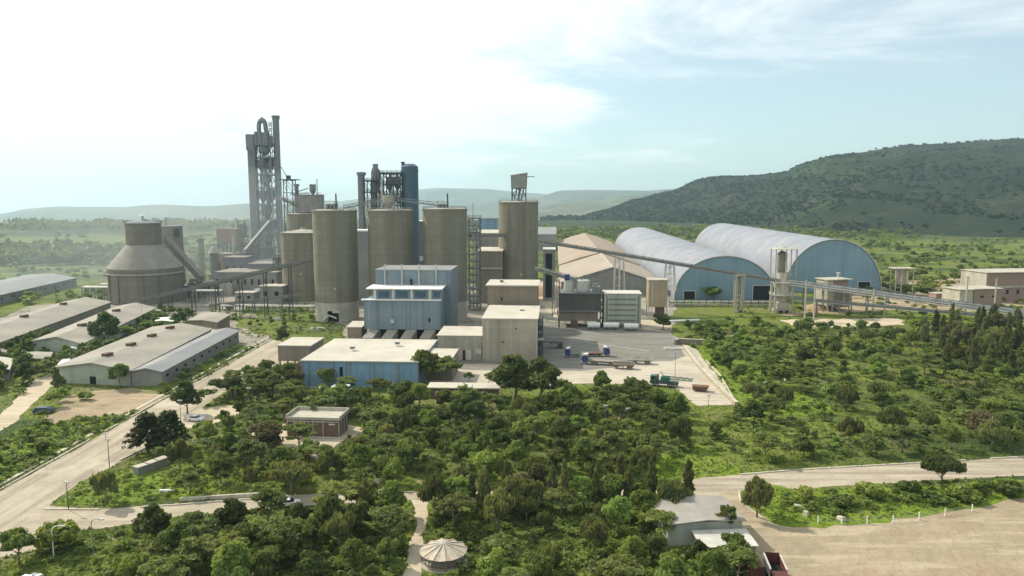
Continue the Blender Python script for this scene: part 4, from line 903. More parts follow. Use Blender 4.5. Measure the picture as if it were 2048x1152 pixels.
# horizontal pipe gallery in front of the arched sheds
Yg = 408
t = thing('pipe_gallery','low straight pipe gallery running in front of the left arched shed','pipe gallery',(XX(1338,Yg,4),Yg,0),YAW*.5)
L_ = (1546-1338)*Yg/FPX; zt = hz(603,Yg)
m = MB(); m.box(0,L_,-1,1,zt-.4,zt-.1); m.beam((0,-1,zt+.9),(L_,-1,zt+.9),.18); m.beam((0,-1,zt-2.3),(L_,-1,zt-2.3),.3); m.build('walkway', MT['steel'], t)
m = MB(); m.tube([(0,-.6,zt),(L_,-.6,zt)],.5,n=10); m.tube([(0,.5,zt+.05),(L_,.5,zt+.05)],.4,n=10); m.tube([(0,-.9,zt-1.3),(L_,-.9,zt-1.3)],.35,n=8); m.build('pipe', MT['pipe'], t, True)
m = MB()
for i in range(15):
    x = L_*i/14; m.box(x-.18,x+.18,-1.1,-.8,0,zt+.9)
    if i<14: m.beam((x,-.95,zt-2.3 if i%2 else zt-.3),(L_*(i+1)/14,-.95,zt-.3 if i%2 else zt-2.3),.16)
m.build_each('post', MT['dsteel'], t)
tag(MB().tube([(XX(1330,348,2),348,1.4),(XX(1400,350,2),352,1.4)],.55,n=10).build('ground_pipe', MT['white'], smooth=True),'short white pipe lying on the ground beside the feed bin trees','pipe')
for px,yb_,yt in ((1609,640,560),(1627,642,572),(1745,632,578),(1768,634,590),(1930,632,553),(1988,628,556),(1830,610,585)):
    Y = YY(yb_)
    t = thing('concrete_post', {1609:'grey post standing just right of the frame tower',1627:'second grey post right of the frame tower',1745:'pale post just right of the ivory bin house',1768:'shorter pale post between bin house and open frame',1930:'white chimney post at the left corner of the brick buildings',1988:'thick grey post in front of the brick buildings',1830:'thin pale post left of the small pink hut'}[px],'post',(XX(px,Y),Y,0),0,'posts by the conveyor')
    m = MB(); m.cyl(0,0,0,hz(yt,Y),.42,.34,n=10); m.build('post_shaft', MT['conc'], t, True); m = MB(); m.box(-.9,.9,-.12,.12,hz(yt,Y)-.6,hz(yt,Y)-.35); m.build('crossbar', MT['steel'], t)
# brick buildings far right
yr = R(8)
t,W,h = bx('brick_building','pink brick building with a flat pale roof at the right edge, the upper rear block','building',1972,2120,604,546,20,'redbrick','conc',yaw=yr,over=.8)
m = MB(); m.box(-.6,W,-.5,-.01,h*.48,h*.54); m.box(-.3,0,-.2,20,0,h-.1); m.build('concrete_band', MT['conc'], t)
win(t,'window',[(W*.14,W*.19,h*.25,h*.42),(W*.30,W*.35,h*.25,h*.42),(W*.46,W*.51,h*.25,h*.42)],'glass',y=-.08,frame='conc')
t,W,h = bx('brick_building','lower brick block with ivory panelled side, in front of the upper rear block','building',1948,2010,617,579,14,'redbrick','conc',yaw=yr,over=.6)
win(t,'window',[(W*.2,W*.35,h*.55,h*.68),(W*.62,W*.78,h*.55,h*.68)],'glass',y=-.08,frame='conc')
m = MB(); m.box(-8.4,-.4,.4,14,0,h-.3); m.build('side_wing', MT['ivory'], t)
m = MB(); m.box(-9,.2,-.2,14.4,h-.29,h+.1); m.build('wing_roof', MT['conc'], t)
t,W,h = bx('small_hut','small pink brick hut with a pale flat roof left of the brick buildings','hut',1872,1897,607,588,6,'redbrick','ivory',yaw=yr)
win(t,'door',[(W*.6,W*.8,0,2.1)],'dark',y=-.08)

# ------------------------------------------------------------------ dome store and the far left plant
Yd = 410; Rd = 69.5*(430)/FPX; Yc = Yd+Rd; kd = Yc*cT/FPX
t = thing('dome_store','broad round clinker store with a cone roof and a drum on top','store',(XX(293,Yc,10),Yc,0),0)
zc0 = hz(540,Yc-Rd); zc1 = hz(491,Yc-9); rdr = 33*kd; ztp = hz(448,Yc-9)
m = MB(); m.cyl(0,0,0,zc0-3,Rd*.985,n=72); m.cyl(0,0,zc0-3,zc0,Rd,n=72); m.build('drum_wall', MT['dusty'], t, True)
m = MB(); m.cyl(0,0,zc0+.02,zc1,Rd,rdr,n=72); m.build('cone_roof', MT['greyroof'], t, True)
m = MB(); m.cyl(0,0,zc1-.3,ztp,rdr,n=56); m.build('upper_drum', MT['dusty'], t, True)
m = MB(); m.cyl(0,0,ztp,ztp+.5,rdr+.5,n=56); m.cyl(0,0,ztp+.5,ztp+2.6,rdr+.2,1.5,n=56); m.build('cap_roof', MT['bluegreyroof'], t, True)
m = MB(); m.cyl(0,0,ztp+2.4,hz(431,Yc),.55,n=12); m.cyl(0,0,hz(431,Yc),hz(429,Yc),2.0,.6,n=16); m.build_each('roof_vent', MT['pale'], t, True)
m = MB(); rail_ring(m,Rd+.2,zc0-3,n=60); m.build('guard_rail', MT['steel'], t)
m = MB(); rail_ring(m,rdr+.4,ztp+.5,n=40); m.build('guard_rail', MT['steel'], t)
m = MB(); m.cyl(0,0,zc0-3.4,zc0-2.6,Rd+.45,n=72); m.build('ring_beam', MT['conc'], t, True)
m = MB()
for a in (-2.3,-1.9,-1.2,-.8): m.beam((Rd*1.005*math.cos(a),Rd*1.005*math.sin(a),0),(Rd*1.005*math.cos(a),Rd*1.005*math.sin(a),zc0-3),.7,.7)
m.build_each('wall_pier', MT['dusty'], t)
block([(XX(293,Yc)-Rd,Yd-2),(XX(293,Yc)+Rd,Yd-2),(XX(293,Yc)+Rd,Yd+2*Rd),(XX(293,Yc)-Rd,Yd+2*Rd)])
Ye = 478; t = thing('drum_silo','smaller grey drum silo behind the right side of the round store','silo',(XX(343,Ye,30),Ye,0),0)
m = MB(); r_ = 22*Ye/FPX; m.cyl(0,0,0,hz(453,Ye),r_,n=48); m.build('shell', MT['dusty'], t, True)
m = MB(); m.cyl(0,0,hz(453,Ye),hz(451.5,Ye),r_+.3,n=48); m.cyl(-3,0,hz(451.5,Ye),hz(437,Ye),.35,n=8); m.cyl(-3,0,hz(437,Ye),hz(435,Ye),1,.4,n=8); m.build('roof', MT['bluegreyroof'], t, True)
m = MB(); m.box(r_*.7,r_*.98,-r_*.9,-r_*.3,hz(472,Ye),hz(457,Ye)); m.build('window', MT['dark'], t)
gallery('conveyor','thick enclosed gallery descending from the smaller drum silo to the right','conveyor',(XX(332,452,40),452,hz(482,452)),(XX(405,440,8),440,hz(562,440)),w_=5,h=4.2,truss=False,roofmat='dusty',mat='dusty',supports=[.35,.65])
def stack(px, yb_, yt, r, label, mat='conc', flare=True, Y=None):
    Y = Y or YY(yb_); t = thing('chimney', label, 'chimney', (XX(px,Y,10),Y,0), 0); H = hz(yt,Y)
    m = MB(); m.cyl(0,0,0,H,r,r*.92,n=24); m.build('shaft', MT[mat], t, True)
    m = MB(); m.cyl(0,0,H-1.2,H,r*1.12,r*1.2,n=24); m.build('cap', MT[mat], t, True)
    return t
stack(405,585,477,2.0,'pale stout chimney between the round store and the long conveyor')
stack(475,0,436,1.0,'thin pale chimney left of the tall tower','pale',Y=560)
stack(470,0,468,1.2,'short grey chimney beside the thin pale chimney','conc',Y=520)
# cluster of grey plant buildings
def shedbox(px0,px1,yb_,yt,d,wall,roof,label,name='plant_building',Y=None,yaw=YAW,slope=0.0,wins=0):
    t,W,h = bx(name,label,'building',px0,px1,yb_,yt,d,wall,roof,Y=Y,yaw=yaw,slope=slope)
    if wins:
        win(t,'window',[(W*(i+.3)/wins,W*(i+.65)/wins,h*.45,h*.7) for i in range(wins)],'dark',y=-.08)
    return t,W,h
shedbox(428,556,588,545,26,'greywall','greyroof','long grey dusty building below the tall tower',wins=9)
shedbox(497,566,580,528,20,'duct','greyroof','grey block at the foot of the tall tower',wins=4)
shedbox(433,473,0,508,18,'redbrick','greyroof','pinkish dusty block left of the tall tower',Y=525,wins=3)
shedbox(398,440,590,566,12,'greywall','greyroof','low grey building at the foot of the pale stout chimney',wins=3)
shedbox(447,492,0,515,14,'duct','greyroof','grey block under the thin pale chimney',Y=500,wins=3)
shedbox(520,566,606,573,10,'greywall','creamroof','low shed with pale roof touching the shorter silo',wins=2)
shedbox(365,398,594,572,9,'brownwall','greyroof','small brown shed between the round store and the stout chimney',wins=2)
shedbox(470,508,606,586,8,'greywall','creamroof','small pale roofed shed on the storage ground by the pipe rack',wins=2)
t = thing('preheater_frame','dusty reddish steel frame with a box head among the far plant buildings','steel frame',(XX(438,545,10),545,0),YAW)
m = MB(); z = hz(457,545); m.frame(0,14,0,10,[0,z*.25,z*.5,z*.72],t=.7,nx=2); m.build('steel_frame', MT['steel'], t)
m = MB(); m.box(-.5,14.5,-.5,10.5,z*.72,z); m.build('box_head', MT['redbrick'], t)
m = MB()
for i in range(5): m.tube([(i*3+1,-1,0),(i*3+1,-1,z*.6),(i*3-.5,1,z*.78)],.6)
m.build('duct', MT['duct'], t, True)
t = thing('tent_roof_tank','small pale tank with a pointed roof left of the pinkish block','tank',(XX(431,500,5),500,0),0)
m = MB(); z=hz(506,500); m.cyl(0,0,0,z,3.0,n=20); m.build('tank_shell', MT['dusty'], t, True); m = MB(); m.cyl(0,0,z,hz(493,500),4,1.2,n=20); m.build('cone_roof', MT['conc'], t, True)
t = thing('kiln','long inclined rotary kiln tube on piers running from the grey block to the tall tower','kiln',(XX(440,545,6),548,0),0)
m = MB(); m.tube([(0,0,9),(40,6,13)],2.6,n=20); m.build('kiln_shell', MT['dusty'], t, True); m = MB()
for i in range(4): m.box(4+i*10,6+i*10,-1+i*1.4,2+i*1.4,0,8.2+i)
m.build('kiln_pier', MT['conc'], t)
# pipe racks around the store ground
def rack(px0,px1,yb_,h,label,n=8,dy=0,mat='pipe'):
    Y = YY(yb_); L_ = (px1-px0)*Y/FPX; t = thing('pipe_rack',label,'pipe rack',(XX(px0,Y,2),Y,0),YAW)
    m = MB()
    for i in range(n+1):
        x=L_*i/n; m.box(x-.2,x+.2,-.2,.2,0,h+rnd.uniform(-.3,.8)); m.box(x-.2,x+.2,2.8,3.2,0,h); m.box(x-.15,x+.15,-.6,3.6,h-.4,h-.1)
    m.build_each('post', MT['steel'], t); m = MB()
    for j in range(4): m.tube([(0,j*1.0-.1,h+.15+.2*(j%2)),(L_,j*1.0-.1,h+.15+.2*(j%2))],.28+.1*(j%2),n=8)
    m.build('pipe', MT[mat], t, True); return t
rack(365,445,606,7,'dense pipe rack on posts right of the round store')
rack(165,224,602,8,'pipe rack on tall posts left of the round store',n=9)
rack(440,632,622,2.6,'long low pale pipe rack crossing the ground left of the road silo',n=14)
rack(508,566,597,5,'short pipe rack beside the shorter silo',n=5)
rack(200,252,588,6,'pipe rack hugging the left wall of the round store',n=5)
t = thing('power_pole','wooden power pole with crossarms beside the far blue shed','power pole',(*P(113,607),0),0)
m = MB(); m.cyl(0,0,0,11,.3,.2,n=10); m.build('pole', MT['brownwall'], t, True); m = MB(); m.box(-1.6,1.6,-.12,.12,9.3,9.6); m.box(-1.3,1.3,-.12,.12,8,8.3); m.build('crossarm', MT['dsteel'], t)

# ------------------------------------------------------------------ warehouses on the left
def gable(name, label, fl, fr, bk, hE, hR, wall, roof, mono=False, vents=0, group=None, wins=0, doors=0):
    """fl, fr: ground px of the front-left / front-right corners; bk: ground px of the rear-right corner."""
    A = Vector((*P(*fl),0)); B = Vector((*P(*fr),0)); C = Vector((*P(*bk),0)); u = (B-A); W = u.length; ang = math.atan2(u.y,u.x)
    vL = (C-B); ux_ = u.normalized(); vy = Vector((-ux_.y,ux_.x,0)); D = vL.dot(vy); sh = vL.dot(ux_)
    t = thing(name,label,'warehouse',tuple(A),ang,group)
    def prism(m, prof, y0, y1):
        n=len(prof); v=[(x+sh*y0/D,y0,z) for x,z in prof]+[(x+sh*y1/D,y1,z) for x,z in prof]
        m.add(v,[tuple(range(n)),tuple(range(2*n-1,n-1,-1))]+[(k,n+k,n+(k+1)%n,(k+1)%n) for k in range(n)])
    top = [(W,hE),(0,hE+(hR if mono else 0))] if mono else [(W,hE),(W/2,hR),(0,hE)]
    m = MB(); prism(m,[(0,0),(W,0)]+top,0,D); m.build('wall', MT[wall], t)
    m = MB()
    if mono: prism(m,[(-.5,hE+hR+.05),(W+.5,hE+.02),(W+.5,hE+.3),(-.5,hE+hR+.33)],-.8,D+.5)
    else: prism(m,[(-.6,hE-.02),(W/2,hR+.03),(W+.6,hE-.02),(W+.6,hE+.28),(W/2,hR+.34),(-.6,hE+.28)],-.8,D+.5)
    m.build('roof', MT[roof], t)
    for i in range(vents):
        y = D*(i+.6)/(vents+.3); m = MB(); m.box(W/2-1.0+sh*y/D,W/2+1.0+sh*y/D,y-1.6,y+1.6,hR+.2,hR+1.2); m.build_each('roof_vent', MT['rust'], t)
    if wins:
        for i in range(wins):
            y=D*(i+.4)/wins; x=W+sh*y/D; m=MB(); m.hexa([(x-.05,y,hE*.5),(x+.06,y,hE*.5),(x+.06+sh*2/D,y+2,hE*.5),(x-.05+sh*2/D,y+2,hE*.5),(x-.05,y,hE*.7),(x+.06,y,hE*.7),(x+.06+sh*2/D,y+2,hE*.7),(x-.05+sh*2/D,y+2,hE*.7)]); m.build('window', MT['dark'], t)
    for i in range(doors):
        x=W*(i+.6)/(doors+.3); m=MB(); m.box(x,x+2.2,-.1,.05,0,2.6); m.build('door', MT['dark'], t)
    vw = [A,B,C,A+C-B]; cen=sum(vw,Vector())/4
    block([tuple((cen+(p-cen)*1.04).xy) for p in vw])
    return t
GW='long warehouses left of the road'
gable('warehouse','wide warehouse with a tan gabled roof and four roof vents beside the narrower one',(112,765),(262,772),(424,682),5.0,7.0,'palegreen','greyroof',vents=4,group=GW,doors=1)
gable('warehouse','narrower warehouse with a blue-grey roof beside the road, right half of the double shed',(264,772),(325,772),(478,684),4.6,5.8,'greywall','bluegreyroof',group=GW,wins=10)
gable('warehouse','middle warehouse with a dusty roof behind the big dark tree',(68,708),(166,714),(312,636),5.0,7.2,'palegreen','greyroof',group=GW,vents=2,doors=0,wins=6)
gable('warehouse','farthest long dusty warehouse reaching the left edge of the picture',(-190,735),(-50,735),(222,626),5.6,8.2,'dusty','greyroof',group=GW,vents=3)
gable('warehouse','long pale blue-grey shed far left beyond the farthest dusty warehouse',(-240,628),(-120,640),(154,572),5.5,7.5,'bluegreyroof','bluegreyroof',group=GW,wins=12)
gable('store_house','small tan building with an open dark right end near the road bend',(378,668),(435,672),(460,655),6.0,6.6,'brownwall','greyroof',mono=False)
gable('store_house','low annex with a pale roof in front of the small tan building',(380,680),(428,684),(446,672),2.6,3.2,'greywall','creamroof')
gable('shelter','tiny shelter with a white roof beside the middle warehouse',(313,655),(346,656),(350,650),3.0,3.3,'greywall','white')
gable('shelter','pale roofed shelter left of the double shed roof',(232,706),(268,702),(285,694),3.2,3.6,'greywall','creamroof')
gable('shelter','small white roofed shelter beside the dark bushes left of the double shed',(120,744),(150,744),(158,734),2.6,3.0,'palegreen','white')
gable('house','small house with a grey flat roof in the trees below the middle warehouse',(40,735),(98,735),(104,722),3.0,3.2,'palegreen','greyroof',doors=1)
gable('house','pale house at the left edge with a dusty roof',(-30,760),(18,760),(26,738),3.4,4.2,'greywall','creamroof',doors=1)
gable('house','smaller white walled house above the pale house at the left edge',(-20,722),(14,722),(22,710),3.0,3.8,'pale','greyroof',doors=1)
gable('house','tiny white hut between the trees at the left',(136,716),(156,716),(160,709),3.4,3.8,'white','white')

# ------------------------------------------------------------------ near buildings
t,W,h = bx('brick_hut','small brown brick hut with a parapet and white pillars in the middle of the trees','hut',575,681,872,838,7.2,'brick',None,yaw=R(-5))
m = MB(); m.box(-.35,W+.35,-.35,7.6,h,h+.25); m.build('roof', MT['conc'], t)
m = MB(); z=h+.25; m.box(-.35,W+.35,-.35,-.1,z,z+.45); m.box(-.35,W+.35,7.35,7.6,z,z+.9); m.box(-.35,-.1,-.1,7.35,z,z+.8); m.box(W+.1,W+.35,-.1,7.35,z,z+.8); m.build('parapet', MT['conc'], t)
m = MB()
for x in (0,W*.35,W*.37+.6,W*.5,W*.695,W): m.box(x-.13,x+.13,-.26,-.01,0,h-.2)
m.box(0,W,-.27,-.02,h-.6,h-.3); m.build_each('pillar', MT['ivory'], t)
win(t,'door',[(W*.362,W*.385,.1,h-.9)],'dark',y=-.06)
win(t,'window',[(W*.14,W*.22,1.3,h-.9)],'glass',y=-.08,frame='white')
win(t,'window',[(W*.80,W*.92,h-1.25,h-.95)],'white',y=-.08)
m = MB(); m.box(-1,W+2,-1.6,-.3,.0,.25); m.build('step', MT['conc'], t)
m = MB()
for y in (1.5,3.6,5.7): m.box(W+.01,W+.25,y-.12,y+.12,0,h)
m.build_each('side_pillar', MT['ivory'], t)
t,W,h = bx('low_house','long low building with a flat pale roof at the edge of the yard','building',858,996,797,776,5.2,'brick','creamroof',yaw=R(-3),over=.6)
win(t,'window',[(W*.1,W*.16,1,2.2),(W*.3,W*.36,1,2.2),(W*.55,W*.61,1,2.2),(W*.78,W*.84,1,2.2)],'glass',y=-.06,frame='white')
t,W,h = bx('small_shed','small shed with a pale flat roof among the trees below the blue fronted shed','shed',664,694,788,776,3.0,'brick','white',yaw=R(-3))
t = thing('workshop_shed','wide pale grey shed roof with a plain metal front beside the dirt lot','shed',(*P(1338,1092),0),R(7))
m = MB(); W=13.2; m.box(0,W,0,9,0,4.0); m.build('wall', MT['palegreen'], t)
m = MB(); m.hexa([(-.6,-.6,4.0),(W*.5,-.8,4.6),(W*.5,9.5,4.9),(-.6,9.5,4.3),(-.6,-.6,4.15),(W*.5,-.8,4.75),(W*.5,9.5,5.05),(-.6,9.5,4.45)]); m.hexa([(W*.5,-.8,4.6),(W+.6,-.6,4.0),(W+.6,9.5,4.3),(W*.5,9.5,4.9),(W*.5,-.8,4.75),(W+.6,-.6,4.15),(W+.6,9.5,4.45),(W*.5,9.5,5.05)]); m.build('roof', MT['sheet'], t)
block([P(1320,1100),P(1455,1090),P(1440,1020),P(1330,1030)])
t = thing('lean_to','low pale roofed lean-to between the workshop shed and the red container','shed',(*P(1405,1122),0),R(4))
m = MB(); m.box(0,9,0,5,0,2.4); m.build('wall', MT['greywall'], t); m = MB(); m.hexa([(-.3,-.4,2.4),(9.4,-.4,2.4),(9.4,5.3,2.8),(-.3,5.3,2.8),(-.3,-.4,2.55),(9.4,-.4,2.55),(9.4,5.3,2.95),(-.3,5.3,2.95)]); m.build('roof', MT['pale'], t)
block([P(1400,1130),P(1510,1130),P(1500,1075),P(1400,1075)])
t = thing('container','faded red shipping container next to the dump truck','container',(*P(1499,1168),0),R(3))
m = MB(); m.box(0,2.4,0,6.1,.15,2.7); m.build('body', MT['red'], t)
m = MB()
for i in range(9): m.box(.12+i*.26,.2+i*.26,-.06,-.005,.25,2.55)
for i in range(20): m.box(-.06,-.005,.2+i*.3,.32+i*.3,.25,2.55); m.box(2.405,2.46,.2+i*.3,.32+i*.3,.25,2.55)
m.box(-.04,2.44,-.04,6.14,2.7,2.78); m.box(-.03,2.43,-.03,6.13,0,.15); m.build('corrugation', MT['rust'], t)
# gazebo
t = thing('gazebo','round open gazebo with a weathered grey pleated cone roof','gazebo',(*P(887,1124),0),R(10)); t.scale=(1.04,1.04,.80)
gz = P(887,1122); m = MB(); n=12; Rg=3.9; v=[(0,0,4.3)]; 
for k in range(n*2): a=math.pi*k/n; rr=Rg if k%2==0 else Rg*.95; v.append((rr*math.cos(a),rr*math.sin(a),2.75 if k%2==0 else 2.55))
f=[(0,1+k,1+(k+1)%(2*n)) for k in range(2*n)]; m.add(v,f); m.build('roof', MT['thatch'], t)
m = MB()
for k in range(n): a=2*math.pi*k/n; m.beam((.2*math.cos(a),.2*math.sin(a),4.34),(Rg*math.cos(a),Rg*math.sin(a),2.8),.12,.08)
m.build('roof_batten', MT['pale'], t)
m = MB()
for k in range(8): a=2*math.pi*k/8; m.cyl(3.5*math.cos(a),3.5*math.sin(a),0,2.7,.09,n=8)
m.build_each('post', MT['brownwall'], t); m = MB(); m.cyl(0,0,0,.2,3.8,n=24); m.build('floor_slab', MT['conc'], t)
m = MB()
for k in range(8):
    a=2*math.pi*k/8; b=2*math.pi*(k+1)/8
    if k!=2: m.beam((3.5*math.cos(a),3.5*math.sin(a),.9),(3.5*math.cos(b),3.5*math.sin(b),.9),.1)
m.build('balustrade', MT['rust'], t)
block([(gz[0]+5*math.cos(a),gz[1]+5*math.sin(a)) for a in [math.pi*k/6 for k in range(12)]])
# ruin wall left
t = thing('low_block','long low block with a cracked white top in the grass near the road','low building',(*P(272,950),0),R(62))
m = MB(); m.box(0,7.5,-.9,.9,0,1.7); m.build('wall', MT['greywall'], t); m = MB(); m.box(-.1,2.4,-1.0,1.0,1.7,1.85); m.box(2.7,4.8,-1.0,1.0,1.7,1.85); m.box(5.1,7.6,-1.0,1.0,1.7,1.85); m.build('top_slab', MT['ivory'], t)
block([P(262,960),P(300,960),P(345,905),P(305,905)])
# small white slab
tag(MB().box(0,3,0,.5,0,.5).build('bench_slab', MT['white']),'short white slab lying in the grass below the low block','slab').location=(*P(318,985),0)

# stone retaining wall on the right of the yard
def wall_line(name,label,pts,wd,h,mat,cap=None):
    A = Vector((*P(*pts[0]),0)); t = thing(name,label,'wall',tuple(A),0); m = MB(); m2=MB()
    q=[Vector((*P(*p),0))-A for p in pts]
    for a,b in zip(q[:-1],q[1:]): m.beam((a.x,a.y,h/2),(b.x,b.y,h/2),wd,h); m2.beam((a.x,a.y,h+.08),(b.x,b.y,h+.08),wd+.15,.16)
    m.build('wall_body',MT[mat],t)
    if cap: m2.build('coping',MT[cap],t)
    return t
wall_line('retaining_wall','long low stone retaining wall along the right side of the yard',[(1368,696),(1400,738),(1440,780),(1473,812)],1.0,1.1,'stone','kerb')
wall_line('retaining_wall','short brown retaining wall at the corner of the asphalt yard',[(1350,690),(1358,688),(1410,690)],.8,2.2,'brownwall','kerb')
wall_line('garden_wall','second thin pale wall running up the green bank right of the yard',[(1412,722),(1440,752),(1462,790),(1475,812)],.35,.6,'kerb')
wall_line('garden_wall','straight low white wall along the dusty road left of the garden trees',[(360,1003),(560,990)],.4,.8,'kerb')
wall_line('site_wall','pale wall of the low parking bay near the brick hut',[(372,838),(412,836)],.4,1.2,'white')
# fence by the island
t = thing('post_fence','row of short white posts with a wire along the green island by the dirt lot','fence',(*P(1636,1047),0),0)
A = Vector((*P(1636,1047),0)); pp=[(1636,1047),(1683,1049),(1734,1048),(1786,1046),(1838,1040),(1890,1032),(1944,1023)]; prev=None; mw=MB()
for p in pp:
    q=Vector((*P(*p),0))-A; m=MB(); m.box(q.x-.08,q.x+.08,q.y-.08,q.y+.08,0,1.5); m.build('fence_post',MT['white'],t)
    if prev: mw.beam((prev.x,prev.y,1.2),(q.x,q.y,1.2),.05); mw.beam((prev.x,prev.y,.7),(q.x,q.y,.7),.05)
    prev=q
mw.build('wire',MT['steel'],t)
# white stones at the bend
for i,(px,py,lab) in enumerate(((1596,1018,'white rubble block leaning at the island corner near the dark bush'),(1612,1030,'flat pale slab in the grass at the island corner'),(1682,1040,'broken white slab lying beside the island grass'),(755,965,'pale boulder at the grove edge by the lower road'))):
    o = MB().hexa([(-.9,-.5,0),(.9,-.4,0),(.8,.6,0),(-.8,.5,0),(-.7,-.4,.9),(.6,-.3,.6),(.6,.4,.7),(-.6,.4,1.0)]).build('boulder',MT['kerb']); o.location=(*P(px,py),0); o.rotation_euler=(0,0,i*.9); tag(o,lab,'boulder')

# ------------------------------------------------------------------ vehicles
def wheel(t, x, y, r=.5, wd=.3):
    m = MB(); m.tube([(x,y-wd/2,r),(x,y+wd/2,r)],r,n=16); o=m.build('wheel',MT['rubber'],t,True); m=MB(); m.tube([(x,y-wd/2-.02,r),(x,y+wd/2+.02,r)],r*.5,n=12); m.build('rim',MT['pale'],o,True)
def cab(t, x, c='cabblue', roof='white'):
    m = MB(); m.prism([(x-.2,.9),(x+2.1,.9),(x+2.1,3.3),(x+.2,3.3),(x-.15,2.2)],-1.2,1.2); m.build('cab',MT[c],t)
    m = MB(); m.add([(x-.20,-1.05,2.15),(x+.12,-1.0,3.1),(x+.12,1.0,3.1),(x-.20,1.05,2.15)],[(0,1,2,3)]); m.box(x+.4,x+1.4,-1.23,-1.205,2.1,2.95); m.box(x+.4,x+1.4,1.205,1.23,2.1,2.95); m.build('windscreen',MT['glass'],t)
    m = MB(); m.prism([(x+.3,3.31),(x+2.0,3.31),(x+2.0,3.9),(x+.9,3.8)],-1.05,1.05); m.build('wind_deflector',MT[roof],t)
    m = MB(); m.box(x-.4,x-.2,-1.2,1.2,.5,1.1); m.build('bumper',MT['white'],t)
    for y in (-.9,.9):
        m = MB(); m.box(x-.42,x-.40,y-.2,y+.2,.75,1.0); m.build('headlight',MT['pale'],t)
def truck(label, px, py, ang, trailer=None, cabc='cabblue', group='lorries on the yard', L_=11, roof='white'):
    t = thing('lorry',label,'truck',(*P(px,py),0.05),R(ang),group); cab(t,0,cabc,roof)
    m = MB(); m.box(.2,L_,-.45,.45,.75,1.05); m.build('chassis',MT['dsteel'],t)
    for x in (.9,3.6,4.9): 
        for y in (-1.05,1.05): wheel(t,x,y)
    if trailer=='flat':
        m = MB(); m.box(2.6,L_,-1.3,1.3,1.2,1.55); m.build('flatbed',MT['flatbed'],t)
        m = MB(); m.box(2.6,2.75,-1.3,1.3,1.55,2.5); 
        for i in range(int(L_-3)): m.box(2.8+i,2.88+i,-1.33,-1.3,1.0,1.9)
        m.build('headboard',MT['flatbed'],t)
    elif trailer=='low':
        m = MB(); m.box(2.6,L_,-1.25,1.25,1.1,1.35); m.build('flatbed',MT['rust'],t)
    if trailer:
        for x in (L_-3.4,L_-2.2,L_-1):
            for y in (-1.05,1.05): wheel(t,x,y)
    return t
truck('dark blue tractor unit without a trailer, leftmost on the asphalt',1130,714,-4,None,L_=6)
truck('blue lorry with a long dusty flatbed trailer at the front of the yard',1165,727,-14,'flat',L_=13.5)
truck('white and dark blue lorry with a low trailer pointing behind the flatbed lorry',1218,712,184,'low',L_=9)
def trailer(label,px,py,ang,L_,deck,sides,group='trailers on the yard'):
    t = thing('trailer',label,'trailer',(*P(px,py),0.05),R(ang),group)
    m = MB(); m.box(0,L_,-1.25,1.25,1.1,1.4); m.box(-1.6,0,-.1,.1,1.0,1.2); m.build('deck',MT[deck],t)
    m = MB()
    if sides:
        m.box(0,L_,-1.28,-1.2,1.4,2.2); m.box(0,L_,1.2,1.28,1.4,2.2); m.box(-.02,.06,-1.2,1.2,1.4,2.2); m.box(L_-.06,L_+.02,-1.2,1.2,1.4,2.2); m.build('side_board',MT[sides],t)
    for x in (1.2,L_-2.2,L_-1.1):
        for y in (-1.05,1.05): wheel(t,x,y)
trailer('second dusty trailer coupled behind the flatbed lorry',1226,736,-14,7.5,'rust','flatbed')
trailer('pale high-sided trailer parked alone right of the flatbed lorry',1264,727,-6,7.2,'rust','pale')
t = thing('loading_frame','dark loading frame standing on the asphalt beside the beige building','frame',(*P(1100,697),0),R(-4)); m=MB(); m.frame(0,5,0,2,[0,2.4],t=.25,nx=2); m.box(-3,5,0,2,2.4,2.6); m.build('steel_frame',MT['dsteel'],t); m=MB(); m.box(3.2,5.2,-.3,2,.1,1.6); m.build('load_box',MT['dsteel'],t)
# green machine
t = thing('mobile_crane','green crane truck with its lattice boom lowered, parked at the front of the yard','crane',(*P(1300,770),0.05),R(-17))
m = MB(); m.box(0,9,-1.25,1.25,.9,1.6); m.build('chassis',MT['dsteel'],t)
m = MB(); m.box(.2,2.2,-1.2,1.2,1.6,3.4); m.box(3.4,6.2,-1.15,1.15,1.6,3.0); m.build('body',MT['green'],t)
m = MB(); m.box(.15,.2,-1,1,2.3,3.2); m.box(.5,1.6,-1.23,-1.2,2.3,3.1); m.build('windscreen',MT['glass'],t)
m = MB()
for s in (-.45,.45):
    m.beam((4,s,2.4),(13.5,s,2.2),.14); m.beam((4,s,3.3),(13.5,s,2.8),.14)
    for i in range(10): m.beam((4+i*.95,s,2.4 if i%2 else 3.2),(4.95+i*.95,s,3.15 if i%2 else 2.4),.09)
m.build('lattice_boom',MT['green'],t)
m = MB(); m.beam((4.5,0,3),(3.2,0,4.6),.2); m.beam((3.2,0,4.6),(12,0,3),.05); m.tube([(2.6,-.8,1.7),(2.6,-.8,4.0)],.25); m.build('mast',MT['dsteel'],t)
for x in (1,2.2,6,7.2,8.3):
    for y in (-1.1,1.1): wheel(t,x,y,.52)
m = MB(); m.hexa([(10,-1.4,.4),(14,-1.4,.4),(14,1.2,.4),(10,1.2,.4),(9.7,-1.5,1.7),(14.8,-1.5,1.7),(14.8,1.3,1.7),(9.7,1.3,1.7)]); o=m.build('skip',MT['rust']); o.location=(*P(1322,776),0); o.rotation_euler=(0,0,R(-17)); tag(o,'rusty brown open skip under the tip of the green crane boom','skip')
